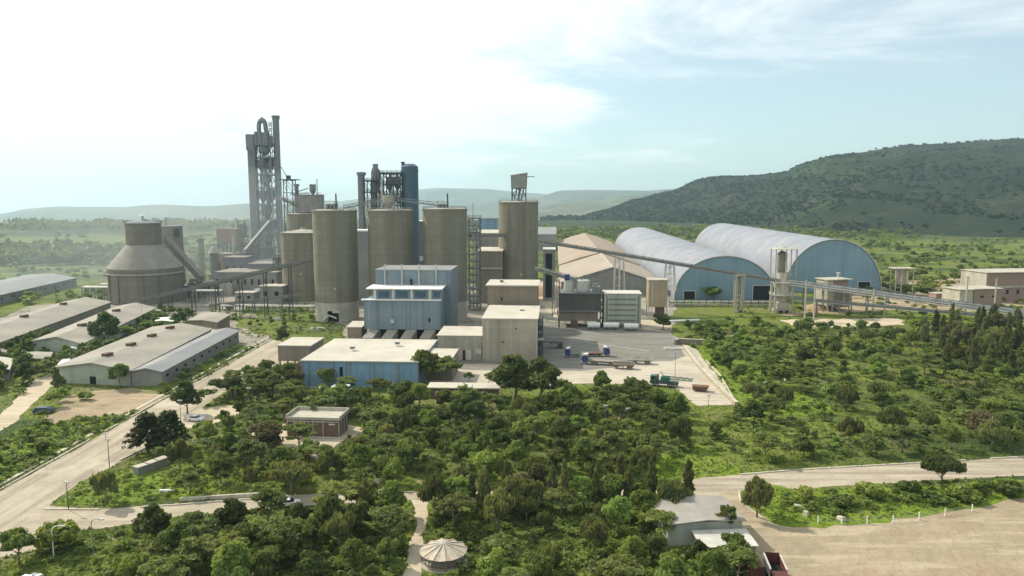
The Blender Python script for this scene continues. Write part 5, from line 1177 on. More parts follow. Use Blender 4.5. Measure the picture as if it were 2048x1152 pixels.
# blue covered car
def car(label, px, py, ang, body, sc=1.0, grp=None):
    t = thing('parked_car',label,'car',(*P(px,py),0.04),R(ang),grp)
    m = MB(); m.prism([(-2.1,.35),(2.1,.35),(2.15,.75),(1.9,.95),(.9,1.0),(-1.8,1.02),(-2.15,.8)],-.85,.85); m.build('body',MT[body],t)
    m = MB(); m.prism([(-1.5,1.02),(1.0,1.0),(.35,1.45),(-1.1,1.47)],-.74,.74); o=m.build('window',MT['glass'],t)
    m = MB(); m.box(-1.08,.32,-.72,.72,1.475,1.52); m.build('roof',MT[body],t)
    for x in (-1.35,1.35):
        for y in (-.8,.8): wheel(t,x,y,.33,.2)
    return t
MT['carblue'] = surf('blue_tarp', (.045,.075,.12), (.035,.06,.10), scale=1, rough=.5)
t = thing('covered_car','dark blue covered vehicle parked in the grass beside the bare earth','car',(*P(87,826),0.04),R(8))
m = MB(); m.prism([(-2.5,.2),(2.5,.2),(2.5,.9),(2.0,1.35),(1.2,1.7),(-1.6,1.75),(-2.3,1.2)],-.95,.95); m.build('cover',MT['carblue'],t)
for x in (-1.5,1.5):
    for y in (-.88,.88): wheel(t,x,y,.33,.25)
car('white car half hidden by trees on the lower road',578,1012,12,'white')
car('white car parked beside the small wall near the brick hut',392,842,-8,'white')
car('white vehicle at the very bottom left corner of the picture',56,1170,75,'white')
# red dump truck lower right
t = thing('dump_truck','red dump truck with an empty open tipper body at the bottom edge','truck',(*P(1549,1160),0.05),R(82))
m = MB(); L_=5.2; h0=1.5; h1_=3.0; wv=1.25
m.box(-L_/2,L_/2,-wv,wv,h0,h0+.15); m.build('tipper_floor',MT['dark'],t)
m = MB(); m.box(-L_/2,L_/2,-wv,-wv+.12,h0+.15,h1_); m.box(-L_/2,L_/2,wv-.12,wv,h0+.15,h1_); m.box(L_/2-.12,L_/2,-wv+.12,wv-.12,h0+.15,h1_+.3); m.box(-L_/2,-L_/2+.12,-wv+.12,wv-.12,h0+.15,h1_-.2); m.build('tipper_side',MT['red'],t)
m = MB()
for i in range(8): x=-L_/2+.3+i*.66; m.box(x,x+.12,-wv-.1,-wv-.005,h0,h1_); m.box(x,x+.12,wv+.005,wv+.1,h0,h1_)
m.box(-L_/2,L_/2,-wv-.1,-wv+.14,h1_+.003,h1_+.12); m.box(-L_/2,L_/2,wv-.14,wv+.1,h1_+.003,h1_+.12); m.build('tipper_rib',MT['pale'],t)
m = MB(); m.box(-L_/2-2.2,L_/2,-.45,.45,.8,1.1); m.build('chassis',MT['dsteel'],t)
m = MB(); m.prism([(-L_/2-2.4,.9),(-L_/2-.25,.9),(-L_/2-.25,2.9),(-L_/2-2.1,2.9),(-L_/2-2.4,2)],-1.2,1.2); m.build('cab',MT['red'],t)
m = MB(); m.add([(-L_/2-2.42,-1,1.95),(-L_/2-2.14,-.95,2.8),(-L_/2-2.14,.95,2.8),(-L_/2-2.42,1,1.95)],[(0,1,2,3)]); m.build('windscreen',MT['glass'],t)
for x in (-L_/2-1.2,1.0,2.1):
    for y in (-1.05,1.05): wheel(t,x,y,.52,.35)

# ------------------------------------------------------------------ lamps and poles
def lamp(px,py,yt,label,cat='street lamp',name='street_lamp',head='globe',mat='steel'):
    Y=YY(py); t = thing(name,label,cat,(XX(px,Y),Y,0),rnd.uniform(-.5,.5)); H = hz(yt,Y)
    m = MB(); m.cyl(0,0,0,H,.10,.06,n=8); m.build('pole',MT[mat],t,True)
    if head=='globe':
        m = MB(); m.cyl(0,0,H-.1,H+.35,.28,.2,n=10); m.build('lamp_head',MT['white'],t,True)
    elif head=='flood':
        m = MB(); m.box(-.6,.6,-.12,.12,H,H+.28); m.build('lamp_head',MT['pale'],t)
    else:
        m = MB(); m.tube([(0,0,H-.3),(.1,0,H+.3),(.7,0,H+.6),(1.4,0,H+.5)],.07,n=6); m.build('arm',MT[mat],t,True); m=MB(); m.box(1.2,2.0,-.15,.15,H+.35,H+.55); m.build('lamp_head',MT['pale'],t)
lamp(108,1118,1060,'curved white street lamp beside the round bush at the lower left',head='arm',mat='white')
lamp(188,1125,1045,'plain pole rising from the bushes right of the round bush at the lower left',head='arm')
lamp(137,1020,966,'dark headed lamp at the grassy corner of the road junction',head='flood',mat='dsteel')
lamp(219,935,880,'thin pole beside the small lay-by on the left road',head='flood',mat='dsteel')
lamp(212,880,868,'short thin pole on the left road verge',head='flood')
lamp(499,825,777,'twin flood lamp above the trees behind the pale apron',head='flood')
lamp(641,818,776,'globe lamp behind the brick hut roof')
lamp(791,812,777,'globe lamp among trees right of the brick hut')
lamp(945,822,771,'tall globe lamp right of the low flat roofed building front')
lamp(1100,820,770,'globe lamp at the left of the yard edge trees')
lamp(363,862,802,'thin lamp pole at the apron beside the left road',head='flood')
lamp(1349,790,706,'tall slim lamp standing on the yard near the green crane',head='flood')
lamp(1417,812,792,'short lamp post at the yard end',head='flood')
lamp(1462,720,672,'thin pole in the scrub right of the yard corner',head='flood')
lamp(1568,800,760,'globe lamp in the middle of the right hand scrub')
lamp(1529,795,765,'thin pole left of the globe lamp in the right hand scrub',head='flood')
lamp(1525,1012,968,'lamp pole with a red base beside the dark island bush',head='flood')
lamp(1210,860,812,'thin pole in the grove below the yard',head='flood')
lamp(1255,868,818,'second thin pole in the grove below the yard',head='flood')
lamp(1028,1000,960,'pole among the slim trunks behind the gazebo grove',head='flood')
lamp(436,940,905,'thin pole in the grove left of the brown tree',head='flood')

# dusty clutter of frames, ducts and small tanks around the kiln building
def clutter_frame(px,Y,w_,d,h,n,label,mat='steel',box=None,ducts=2):
    t = thing('process_frame',label,'steel frame',(XX(px,Y,5),Y,0),YAW,'process frames left of the silos'); m = MB(); m.frame(0,w_,0,d,[h*i/n for i in range(n+1)],t=.45,nx=2); m.build('steel_frame',MT[mat],t)
    for i in range(1,n+1):
        m = MB(); m.box(-.5,w_+.5,-.5,d+.5,h*i/n+.02,h*i/n+.22); m.build('platform',MT['dsteel'],t)
    if box:
        m = MB(); m.box(w_*.1,w_*.9,.3,d-.3,h*(n-1)/n+.25,h+3); m.build('housing',MT[box],t)
    for i in range(ducts):
        x = w_*(i+.4)/ducts; m = MB(); m.tube([(x,-.6,0),(x,-.6,h*.7),(x+1.5,.5,h*.9),(x+3.5,1,h*1.15)],.7,n=10); m.build('duct',MT['duct'],t,True)
    m = MB(); cyclone(m,w_*.5,d*.5,h*(n-1)/n-.2-h/n*.9,h*(n-1)/n-.3,min(w_,d)*.32); m.build('cyclone',MT['duct'],t,True)
clutter_frame(466,575,10,8,38,5,'tall open process frame just left of the tall tower base','steel','duct')
clutter_frame(486,560,9,8,24,4,'mid height process frame against the left foot of the tall tower','dsteel','redbrick')
clutter_frame(455,510,8,6,17,3,'small process frame in front of the pinkish block','steel',None,3)
clutter_frame(548,470,7,6,22,4,'process frame between the grey block and the cone roofed silo','dsteel','greywall')
clutter_frame(512,500,12,6,15,2,'wide low process frame in front of the grey block','steel','duct',3)
clutter_frame(420,470,9,6,11,2,'low process frame right of the stout chimney','steel',None,3)
clutter_frame(376,440,8,5,9,2,'low process frame beside the foot of the round store','dsteel','brownwall',2)
for i,(px,Y,z,r_,lab) in enumerate(((446,455,7,2.2,'squat pale tank in front of the long grey dusty building'),(458,455,7,2.2,'second squat pale tank in front of the long grey dusty building'),(535,430,6,2.4,'pale tank between the pipe racks left of the cone roofed silo'),(552,436,9,1.8,'taller thin tank left of the cone roofed silo'),(388,425,8,2,'thin pale tank right of the round store foot'))):
    t = thing('storage_tank',lab,'tank',(XX(px,Y,3),Y,0),0); m = MB(); m.cyl(0,0,0,z,r_,n=20); m.build('tank_shell',MT['conc'],t,True); m = MB(); m.cyl(0,0,z,z+1,r_+.1,.5,n=20); m.build('cone_roof',MT['greyroof'],t,True)
for i,(px,py,top,lab) in enumerate(((428,600,560,'thin light mast among the pipe racks'),(494,596,548,'second thin light mast among the pipe racks'),(392,606,566,'thin light mast at the right foot of the round store'),(60,640,600,'thin light mast beside the far dusty warehouse'),(285,650,612,'thin mast behind the middle warehouse'))):
    lamp(px,py,top,lab,head='flood')
# sheet piles, drums and pallets that litter the ground
for i,(px,py,ang,lab) in enumerate(((620,660,10,'flat pale slab in the grass at the foot of the road silo'),(450,640,5,'stack of pale pipes on the storage ground'),(540,640,-8,'stack of pipes by the rough ground left of the road silo'),(1330,700,0,'short stack of boards at the corner of the asphalt'),(1005,735,4,'low pallet pile against the foot of the beige building'))):
    t = thing('material_stack',lab,'stack',(*P(px,py),0),R(ang)); m = MB()
    for k in range(4): m.box(0,7-k*.4,k*.75,k*.75+.6,0,.5+.25*(k%2))
    m.build('board_pile',MT['pale' if i!=4 else 'rust'],t)
# rooftop details
for (px,Y,z,lab) in ((700,244,9.4,'small grey vent on the cream roof of the blue fronted shed, left one'),(790,252,9.4,'small grey vent on the cream roof of the blue fronted shed, right one'),(1040,284,16.1,'small vent box on the cream roof of the tall beige building'),(1000,312,24.6,'grey vent box on the rear brown block')):
    t = thing('roof_vent_box',lab,'roof vent',(XX(px,Y,z),Y,z),YAW); m = MB(); m.box(0,1.4,0,1.4,0,.8); m.build('vent_box',MT['steel'],t); m = MB(); m.box(-.2,1.6,-.2,1.6,.8,.95); m.build('vent_cap',MT['pale'],t)
# people on the yard
def person(px,py,ang,label,shirt,trouser,group=None):
    t = thing('person',label,'person',(*P(px,py),0.06),R(ang),group)
    me = bpy.data.meshes.new('body'); V=[(0,0,.95),(0,0,1.2),(0,0,1.42),(0,0,1.52),(0,0,1.66),(-.18,0,1.38),(-.24,.02,1.12),(-.25,-.08,.88),(.18,0,1.38),(.24,.03,1.12),(.25,-.06,.88),(-.1,0,.86),(-.12,-.06,.48),(-.12,.03,.06),(-.12,-.1,.03),(.1,0,.86),(.12,.08,.48),(.12,.16,.06),(.12,.04,.03)]
    E=[(0,1),(1,2),(2,3),(3,4),(2,5),(5,6),(6,7),(2,8),(8,9),(9,10),(0,11),(11,12),(12,13),(13,14),(0,15),(15,16),(16,17),(17,18)]
    me.from_pydata(V,E,[]); me.materials.append(MT[shirt]); me.materials.append(MT[trouser]); me.materials.append(MT['skin']); o=bpy.data.objects.new('body',me); COL.objects.link(o); o.parent=t
    md=o.modifiers.new('skin','SKIN'); rad=[.14,.15,.13,.055,.10,.055,.045,.035,.055,.045,.035,.09,.065,.05,.04,.09,.065,.05,.04]
    for i_,sv in enumerate(me.skin_vertices[0].data): sv.radius=(rad[i_],rad[i_]*.85)
    me.skin_vertices[0].data[0].use_root=True; s_=o.modifiers.new('sub','SUBSURF'); s_.levels=s_.render_levels=1
    dg=bpy.context.evaluated_depsgraph_get(); m2=bpy.data.meshes.new_from_object(o.evaluated_get(dg)); o.modifiers.clear(); o.data=m2
    if len(m2.materials)<3:
        m2.materials.clear(); [m2.materials.append(MT[k]) for k in (shirt,trouser,'skin')]
    for p_ in m2.polygons: p_.material_index = 2 if p_.center.z>1.5 or (abs(p_.center.x)>.2 and p_.center.z<.95) else (1 if p_.center.z<.93 else 0)
MT['skin']=surf('skin',(.20,.11,.07),scale=3); MT['shirt']=surf('dark_shirt',(.06,.07,.10),scale=3); MT['trouser']=surf('trouser_cloth',(.05,.05,.055),scale=3)
person(1022,724,10,'person in dark clothes standing at the door of the tall beige building, left one','shirt','trouser')
person(1028,724,-30,'person in dark clothes standing at the door of the tall beige building, right one','shirt','trouser')
person(1246,741,60,'lone person walking on the pale yard in front of the trailers','shirt','trouser')

# ------------------------------------------------------------------ vegetation
def leaf_mat(name, c, c2, trans=.42, var=.34):
    m, nt, b, N, L = nodes(name)
    b.inputs['Roughness'].default_value=.6; b.inputs['Specular IOR Level'].default_value=.25
    g = N('ShaderNodeNewGeometry'); oi = N('ShaderNodeObjectInfo')
    n = N('ShaderNodeTexNoise'); n.inputs['Scale'].default_value=.55; n.inputs['Detail'].default_value=4; L(g.outputs['Position'],n.inputs[0])
    n2 = N('ShaderNodeTexNoise'); n2.inputs['Scale'].default_value=.045; n2.inputs['Detail'].default_value=3; L(g.outputs['Position'],n2.inputs[0])
    r = N('ShaderNodeMapRange'); L(n.outputs[0],r.inputs[0]); r.inputs[1].default_value=.36; r.inputs[2].default_value=.66
    mx = N('ShaderNodeMix'); mx.data_type='RGBA'; L(r.outputs[0],mx.inputs[0]); mx.inputs[6].default_value=(*c,1); mx.inputs[7].default_value=(*c2,1)
    hs = N('ShaderNodeHueSaturation'); L(mx.outputs[2],hs.inputs['Color'])
    a = N('ShaderNodeMapRange'); L(oi.outputs['Random'],a.inputs[0]); a.inputs[3].default_value=.476; a.inputs[4].default_value=.508; L(a.outputs[0],hs.inputs['Hue']); hs.inputs['Saturation'].default_value=.88
    wn = N('ShaderNodeTexWhiteNoise'); wn.noise_dimensions='1D'; L(oi.outputs['Random'],wn.inputs['W'])
    v = N('ShaderNodeMapRange'); L(wn.outputs[0],v.inputs[0]); v.inputs[3].default_value=1-var; v.inputs[4].default_value=1+var
    v2 = N('ShaderNodeMapRange'); L(n2.outputs[0],v2.inputs[0]); v2.inputs[1].default_value=.35; v2.inputs[2].default_value=.65; v2.inputs[3].default_value=.88; v2.inputs[4].default_value=1.38
    mu = N('ShaderNodeMath'); mu.operation='MULTIPLY'; L(v.outputs[0],mu.inputs[0]); L(v2.outputs[0],mu.inputs[1]); L(mu.outputs[0],hs.inputs['Value'])
    L(hs.outputs[0],b.inputs['Base Color'])
    t = N('ShaderNodeBsdfTranslucent'); tm = N('ShaderNodeMix'); tm.data_type='RGBA'; tm.blend_type='MULTIPLY'; tm.inputs[0].default_value=1; L(hs.outputs[0],tm.inputs[6]); tm.inputs[7].default_value=(1.3,1.25,.6,1); L(tm.outputs[2],t.inputs[0])
    ms = N('ShaderNodeMixShader'); ms.inputs[0].default_value=trans; L(b.outputs[0],ms.inputs[1]); L(t.outputs[0],ms.inputs[2])
    L(ms.outputs[0], nt.nodes['Material Output'].inputs[0])
    return m
LM = {'broad':leaf_mat('dark_leaves',(.068,.105,.020),(.12,.165,.030)), 'bright':leaf_mat('bright_leaves',(.12,.185,.025),(.17,.235,.035)),
      'airy':leaf_mat('feathery_leaves',(.115,.155,.030),(.165,.205,.042)), 'weep':leaf_mat('olive_leaves',(.10,.125,.036),(.145,.165,.052)),
      'slim':leaf_mat('grey_green_leaves',(.095,.115,.038),(.14,.15,.055)), 'spiky':leaf_mat('deep_green_needles',(.050,.080,.024),(.085,.115,.034)),
      'shrub':leaf_mat('shrub_leaves',(.12,.175,.024),(.165,.215,.032)), 'brown':leaf_mat('brownish_leaves',(.115,.105,.045),(.12,.12,.05))}
BARK = surf('bark',(.30,.25,.18),(.18,.145,.10),scale=2)
def leafquads(rg, pts, nrm, size, asp=1.0, hang=0.0, flat=0.0):
    """arrays of quads around pts; nrm: preferred normals."""
    n = len(pts); d = rg.normal(size=(n,3)); nn = nrm+d*.75; nn[:,2] += flat; nn /= np.linalg.norm(nn,axis=1)[:,None]+1e-9
    a = np.cross(nn, rg.normal(size=(n,3))); a /= np.linalg.norm(a,axis=1)[:,None]+1e-9
    if hang: a = a*(1-hang)+np.array([0,0,-1])*hang; a /= np.linalg.norm(a,axis=1)[:,None]+1e-9
    b = np.cross(nn, a); b /= np.linalg.norm(b,axis=1)[:,None]+1e-9
    s = size*rg.uniform(.55,1.25,n)[:,None]; sa = s*asp; q = nn*s*.25
    return np.stack([pts-a*sa, pts+b*s*.62+q, pts+a*sa, pts-b*s*.62-q*.3],1)
def lobes_pts(rg, lobes, n, shell=.55):
    lobes = list(lobes)
    if lobes[0][3] > .05:
        zt = max(l[2] for l in lobes)
        for _ in range(9):
            l = lobes[rg.integers(len(lobes))]; a = rg.uniform(0,6.28); k = rg.uniform(.8,1.25)
            lobes.append((l[0]+l[3]*k*math.cos(a), l[1]+l[3]*k*math.sin(a), min(zt+.06, l[2]+rg.uniform(-.05,.12)), l[3]*rg.uniform(.28,.5), l[4]*rg.uniform(.3,.6)))
    L_ = np.array(lobes); wgt = (L_[:,3]*L_[:,4])**.9; wgt/=wgt.sum(); idx = rg.choice(len(L_),n,p=wgt)
    d = rg.normal(size=(n,3)); d/=np.linalg.norm(d,axis=1)[:,None]; r = shell+(1-shell)*rg.random(n)**.6
    r *= 1+.16*np.sin(d[:,0]*6+idx)*np.cos(d[:,1]*5-idx)
    rad = np.stack([L_[idx,3],L_[idx,3],L_[idx,4]],1); low = d[:,2]<-.35; d[low,2]*=.5
    return L_[idx,:3]+d*rad*r[:,None], d
def crown_arr(kind, seed, n, leaf):
    """unit crown about 1 high (z .. 1) and about 1 wide; returned with base trunk height fraction. Real size by scale."""
    rg = np.random.default_rng(seed); U = rg.uniform; lobes=[]
    if kind in('broad','bright','brown'):
        lobes.append((0,0,.60,.26,.24))
        for k in range(9): a=k*2.4+U(-.3,.3); r=U(.16,.30); lobes.append((r*math.cos(a),r*math.sin(a),U(.36,.74),U(.13,.20),U(.11,.17)))
        for k in range(4): a=U(0,6.28); r=U(0,.14); lobes.append((r*math.cos(a),r*math.sin(a),U(.74,.86),U(.11,.15),U(.09,.13)))
        p,d = lobes_pts(rg,lobes,n); q = leafquads(rg,p,d,leaf)
    elif kind=='airy':
        for k in range(15): a=k*2.4+U(-.3,.3); r=U(.05,.42); lobes.append((r*math.cos(a),r*math.sin(a),.86-r*.5+U(-.16,.07),U(.10,.17),U(.035,.065)))
        p,d = lobes_pts(rg,lobes,n,.35); q = leafquads(rg,p,d*.4,leaf*.85,1.3,flat=.9)
    elif kind=='weep':
        for k in range(13): a=k*2.4+U(-.3,.3); r=U(.05,.36); lobes.append((r*math.cos(a),r*math.sin(a),.68-r*.45+U(-.12,.12),U(.10,.16),U(.15,.24)))
        p,d = lobes_pts(rg,lobes,n,.5); q = leafquads(rg,p,d,leaf*.75,1.9,hang=.72)
    elif kind=='slim':
        for k in range(13): a=k*2.4; z=.28+.62*k/12; r=U(.04,.16)*(1.25-z); lobes.append((r*math.cos(a),r*math.sin(a),z,U(.10,.17)*(1.35-z),U(.07,.12)))
        p,d = lobes_pts(rg,lobes,n,.35); q = leafquads(rg,p,d,leaf*.75,1.7,hang=.5)
    elif kind=='spiky':
        for k in range(9):
            z=.22+.68*k/8; R0=.46*(1-z)+.07
            for j in range(7):
                a=j*.9+k*.5+U(-.2,.2); 
                for s in (.45,.8,1.05): lobes.append((R0*s*math.cos(a),R0*s*math.sin(a),z+.05*s+U(-.01,.02),.055,.028))
        p,d = lobes_pts(rg,lobes,n,.2); q = leafquads(rg,p,d,leaf*.8,1.7,flat=.5)
    else:  # shrub
        for k in range(8): a=U(0,6.28); r=U(0,.3); lobes.append((r*math.cos(a),r*math.sin(a),U(.25,.62),U(.16,.26),U(.22,.34)))
        p,d = lobes_pts(rg,lobes,n,.5); q = leafquads(rg,p,d,leaf); q[:,:,2]=np.maximum(q[:,:,2],.0)
    return q
def arr_mesh(name, q, mat):
    n = len(q); me = bpy.data.meshes.new(name); me.vertices.add(n*4); me.vertices.foreach_set('co', q.reshape(-1).astype(np.float32))
    me.loops.add(n*4); me.loops.foreach_set('vertex_index', np.arange(n*4,dtype=np.int32)); me.polygons.add(n)
    me.polygons.foreach_set('loop_start', np.arange(0,n*4,4,dtype=np.int32)); me.polygons.foreach_set('loop_total', np.full(n,4,dtype=np.int32))
    me.update(calc_edges=True); me.materials.append(mat); return me
def trunk_mesh(kind, seed):
    r = random.Random(seed); m = MB(); h = {'slim':.8,'spiky':.85,'shrub':.3}.get(kind,.55)
    bend = (r.uniform(-.05,.05), r.uniform(-.05,.05))
    m.tube([(0,0,-.02),(bend[0]*.4,bend[1]*.4,h*.4),(bend[0],bend[1],h)],.028,n=7,r1=.012)
    for k in range(6):
        a = k*1.05+r.uniform(-.3,.3); z0 = h*r.uniform(.35,.8); f = z0/h; L_ = r.uniform(.18,.32)*(.45 if kind in('slim','spiky') else 1)
        p0=(bend[0]*f,bend[1]*f,z0); m.tube([p0,(p0[0]+L_*.5*math.cos(a),p0[1]+L_*.5*math.sin(a),z0+L_*.45),(p0[0]+L_*math.cos(a),p0[1]+L_*math.sin(a),z0+L_*.8)],.012,n=5,r1=.004)
    me = bpy.data.meshes.new('trunk'); me.from_pydata(m.v,[],m.f); me.update(); me.materials.append(BARK); me.shade_smooth(); return me
KN = {'broad':4300,'bright':4300,'airy':3300,'weep':4000,'slim':3000,'spiky':2600,'shrub':1900,'brown':3600}
CR = {k:[arr_mesh('crown',crown_arr(k,100+i*7+len(k),KN[k],.042 if k!='shrub' else .08),LM[k]) for i in range(4)] for k in KN}
TR = {k:[trunk_mesh(k,i) for i in range(3)] for k in KN}
def tree(x, y, H, W, kind, label, group=None, name='tree', cat='tree'):
    t = thing(name,label,cat,(x,y,ground_z(x,y)),rnd.uniform(0,6.28),group); t.scale=(W,W,H)
    c = bpy.data.objects.new('foliage' if kind=='shrub' else 'crown', rnd.choice(CR[kind])); COL.objects.link(c); c.parent=t
    if kind!='shrub':
        k = bpy.data.objects.new('trunk', rnd.choice(TR[kind])); COL.objects.link(k); k.parent=t
    return t
taken=[]
def tree_px(bx_,by_,ty,wpx,kind,label,name='tree',cat='tree',group=None):
    x,y = P(bx_,by_); H = hz(ty,y)*1.03; W = wpx*y/FPX*1.12; tree(x,y,H,W,kind,label,group,name,cat); taken.append((x,y,W*.42))
for a in [
 (375,828,760,64,'broad','dark round tree standing alone at the right edge of the left road'),
 (297,905,830,92,'spiky','left of two spiky dark conifers beside the left road'),
 (340,903,824,80,'spiky','right of two spiky dark conifers beside the left road, taller'),
 (213,1008,936,62,'weep','drooping olive tree alone on the grass at the road junction'),
 (38,1128,1054,76,'broad','small leafy tree in the bottom left corner by the road'),
 (1514,1035,955,76,'weep','dark drooping tree at the tip of the green island'),
 (1885,972,903,84,'weep','large drooping tree standing on the kerb of the right hand road'),
 (1452,1080,1004,48,'airy','small thin tree right beside the workshop shed wall'),
 (1030,802,708,112,'broad','big dark tree left half of the clump in front of the yard'),
 (1082,806,712,104,'broad','big dark tree right half of the clump in front of the yard'),
 (850,770,693,70,'broad','tall tree covering the right end of the blue fronted shed'),
 (895,772,712,60,'airy','feathery tree in front of the low annex of the blue fronted shed'),
 (240,776,722,44,'broad','dark tree against the front wall of the double warehouse'),
 (215,694,621,64,'broad','big dark tree beside the middle warehouse'),
 (585,990,912,108,'weep','wide brownish olive tree in the middle of the grove'),
 (1424,602,572,46,'broad','dark tree in front of the blue end wall of the left arched shed'),
 (1325,660,624,38,'broad','dark tree under the tan feed bin'),
 (565,690,650,30,'broad','small tree on the road corner left of the lean-to shed'),
 (1220,806,766,58,'broad','round tree at the lower edge of the yard'),
 (1255,616,590,22,'broad','little tree between ribbed bin and feed bin'),
 (380,990,944,58,'airy','pale feathery tree on the grass above the lower road'),
 (938,766,744,22,'airy','first tiny tree on the pale yard left of the big dark clump'),
 (977,767,745,24,'airy','second tiny tree on the pale yard left of the big dark clump'),
 (1640,612,585,28,'broad','dark tree left of the ivory bin house'),
 (1597,635,608,22,'airy','bush at the right foot of the frame tower'),
 (1375,1010,920,60,'slim','tall slim tree above the workshop shed roof'),
 (1345,1040,955,90,'weep','wide drooping tree just behind the workshop shed'),
 (800,765,735,40,'bright','light green tree in front of the blue shed wall'),
 (520,775,735,70,'airy','broad feathery tree at the left end of the grove by the road'),
 (460,795,752,75,'broad','leafy tree at the road edge below the lean-to shed'),
 (115,785,735,40,'slim','slim tree at the head of the left track'),
 (1075,990,925,50,'brown','dull brownish olive tree in the lower grove'),
 (1960,880,820,70,'brown','dull brownish olive tree near the right edge above the road'),
]: tree_px(*a)
tree_px(125,1098,1030,84,'shrub','big round bush beside the curved street lamp',name='bush',cat='bush')
tree_px(170,800,780,30,'shrub','dark bush at the edge of the bare earth',name='bush',cat='bush')
tree_px(85,905,878,40,'shrub','dark bush on the left road verge',name='bush',cat='bush')
GA='trees filling the grounds'
ZONES=[
 ('grove', [(410,812),(470,752),(600,765),(700,785),(855,812),(1000,812),(1130,785),(1290,782),(1380,838),(1400,900),(1300,945),(1290,958),(1000,970),(560,978),(430,975),(350,935),(395,880)], 6.5, dict(broad=3,bright=3,airy=3.5,weep=2.5,brown=.15), (3.8,9), [(560,'between the left road and the brick hut'),(760,'around the brick hut in the middle of the grove'),(1000,'in the dense grove right of the brick hut'),(1180,'in the grove below the pale yard'),(9999,'in the grove near the foot of the retaining wall')]),
 ('low', [(170,1100),(360,1085),(560,1046),(830,1030),(1100,1016),(1290,1012),(1330,1040),(1320,1105),(1480,1140),(1480,1230),(880,1230),(800,1152),(230,1230),(250,1120)], 6.0, dict(broad=4,bright=2.5,airy=2.5,weep=3), (4.4,9), [(420,'in the bottom left clump below the lower road'),(640,'in the lower grove left of the garden path'),(840,'beside the garden path in the lower grove'),(1050,'around the round gazebo'),(1250,'in the lower grove right of the gazebo'),(9999,'in the bottom clump left of the dump truck')]),
 ('mid', [(850,1008),(1310,1000),(1330,1030),(850,1036)], 3.3, dict(slim=5,brown=.5,weep=2,airy=1), (6.5,9), [(9999,'in the row of slim trunks above the lower road')]),
 ('scrub', [(1365,652),(1560,662),(1800,662),(2120,665),(2120,900),(1830,912),(1600,925),(1500,930),(1410,895),(1490,815),(1460,760),(1400,690)], 9.4, dict(broad=3,bright=3,airy=3.5,weep=2.5,slim=.5,brown=.1), (3.0,7.8), [(1500,'in the green scrub right of the retaining wall'),(1650,'in the green scrub below the frame tower'),(1800,'in the green scrub below the pale track'),(9999,'in the green scrub towards the right edge')]),
 ('tall', [(1840,690),(1900,655),(2120,662),(2120,770),(1900,755)], 6.5, dict(slim=6,brown=.6,weep=1), (8.5,12.5), [(9999,'in the tall slim stand below the brick buildings')]),
 ('verge', [(-30,868),(60,872),(115,800),(125,760),(150,795),(100,860),(60,910),(0,958),(-40,975)], 6.5, dict(broad=2,bright=2,airy=2), (2.5,4.8), [(9999,'on the green verge at the left edge')]),
 ('west', [(-20,690),(150,690),(235,695),(215,730),(110,745),(60,770),(-20,800)], 7.5, dict(broad=4,airy=1,slim=.5), (4.5,8), [(9999,'among the small houses at the left')]),
 ('roadside', [(350,775),(480,705),(500,690),(480,690),(330,778),(260,820),(300,815)], 5.5, dict(broad=2,airy=2,bright=1), (2.2,3.8), [(9999,'on the strip between the double warehouse and the road')]),
 ('store', [(225,640),(330,622),(380,640),(365,665),(240,690)], 7, dict(broad=3,airy=1), (4,6.5), [(9999,'between the two left warehouses and the store ground')]),
 ('silofoot', [(480,660),(610,612),(630,640),(560,672)], 8, dict(broad=2,airy=2,bright=1), (2,3.6), [(9999,'on the rough ground left of the road silo')]),
 ('east', [(1570,636),(1660,636),(1900,632),(1900,640),(1660,660)], 9, dict(broad=2,airy=2), (2.5,4.5), [(9999,'on the ground below the ivory bin house')]),
]
GAPS=[[(490,868),(560,848),(710,850),(740,868),(690,890),(650,925),(600,902)],[(180,1100),(300,1090),(330,1150),(150,1230)],[(960,1085),(1060,1070),(1190,1085),(1180,1120),(980,1125)],[(1290,925),(1400,900),(1490,935),(1350,962)],[(795,1000),(870,1000),(860,1250),(790,1250)],
      [(825,1070),(950,1070),(960,1215),(810,1215)],[(1560,840),(1690,825),(1760,850),(1600,870)],[(430,955),(110,1010),(250,945)],[(1700,740),(1760,760),(1740,800),(1700,790)],[(1120,775),(1230,790),(1240,812),(1130,805)],[(1320,880),(1350,860),(1400,868),(1370,900)]]
GAPW=[[P(*p) for p in g] for g in GAPS]
WORD={'broad':'dark green rounded tree','bright':'fresh green leafy tree','airy':'light feathery tree','weep':'olive drooping tree','slim':'slim upright tree','spiky':'dark conifer','brown':'dull brownish tree'}
cand=[]
cell={}
def near(x,y,d):
    i,j=int(x//8),int(y//8)
    for a in (-1,0,1):
        for b in (-1,0,1):
            for (u,v) in cell.get((i+a,j+b),()):
                if (u-x)**2+(v-y)**2<d*d: return True
    return False
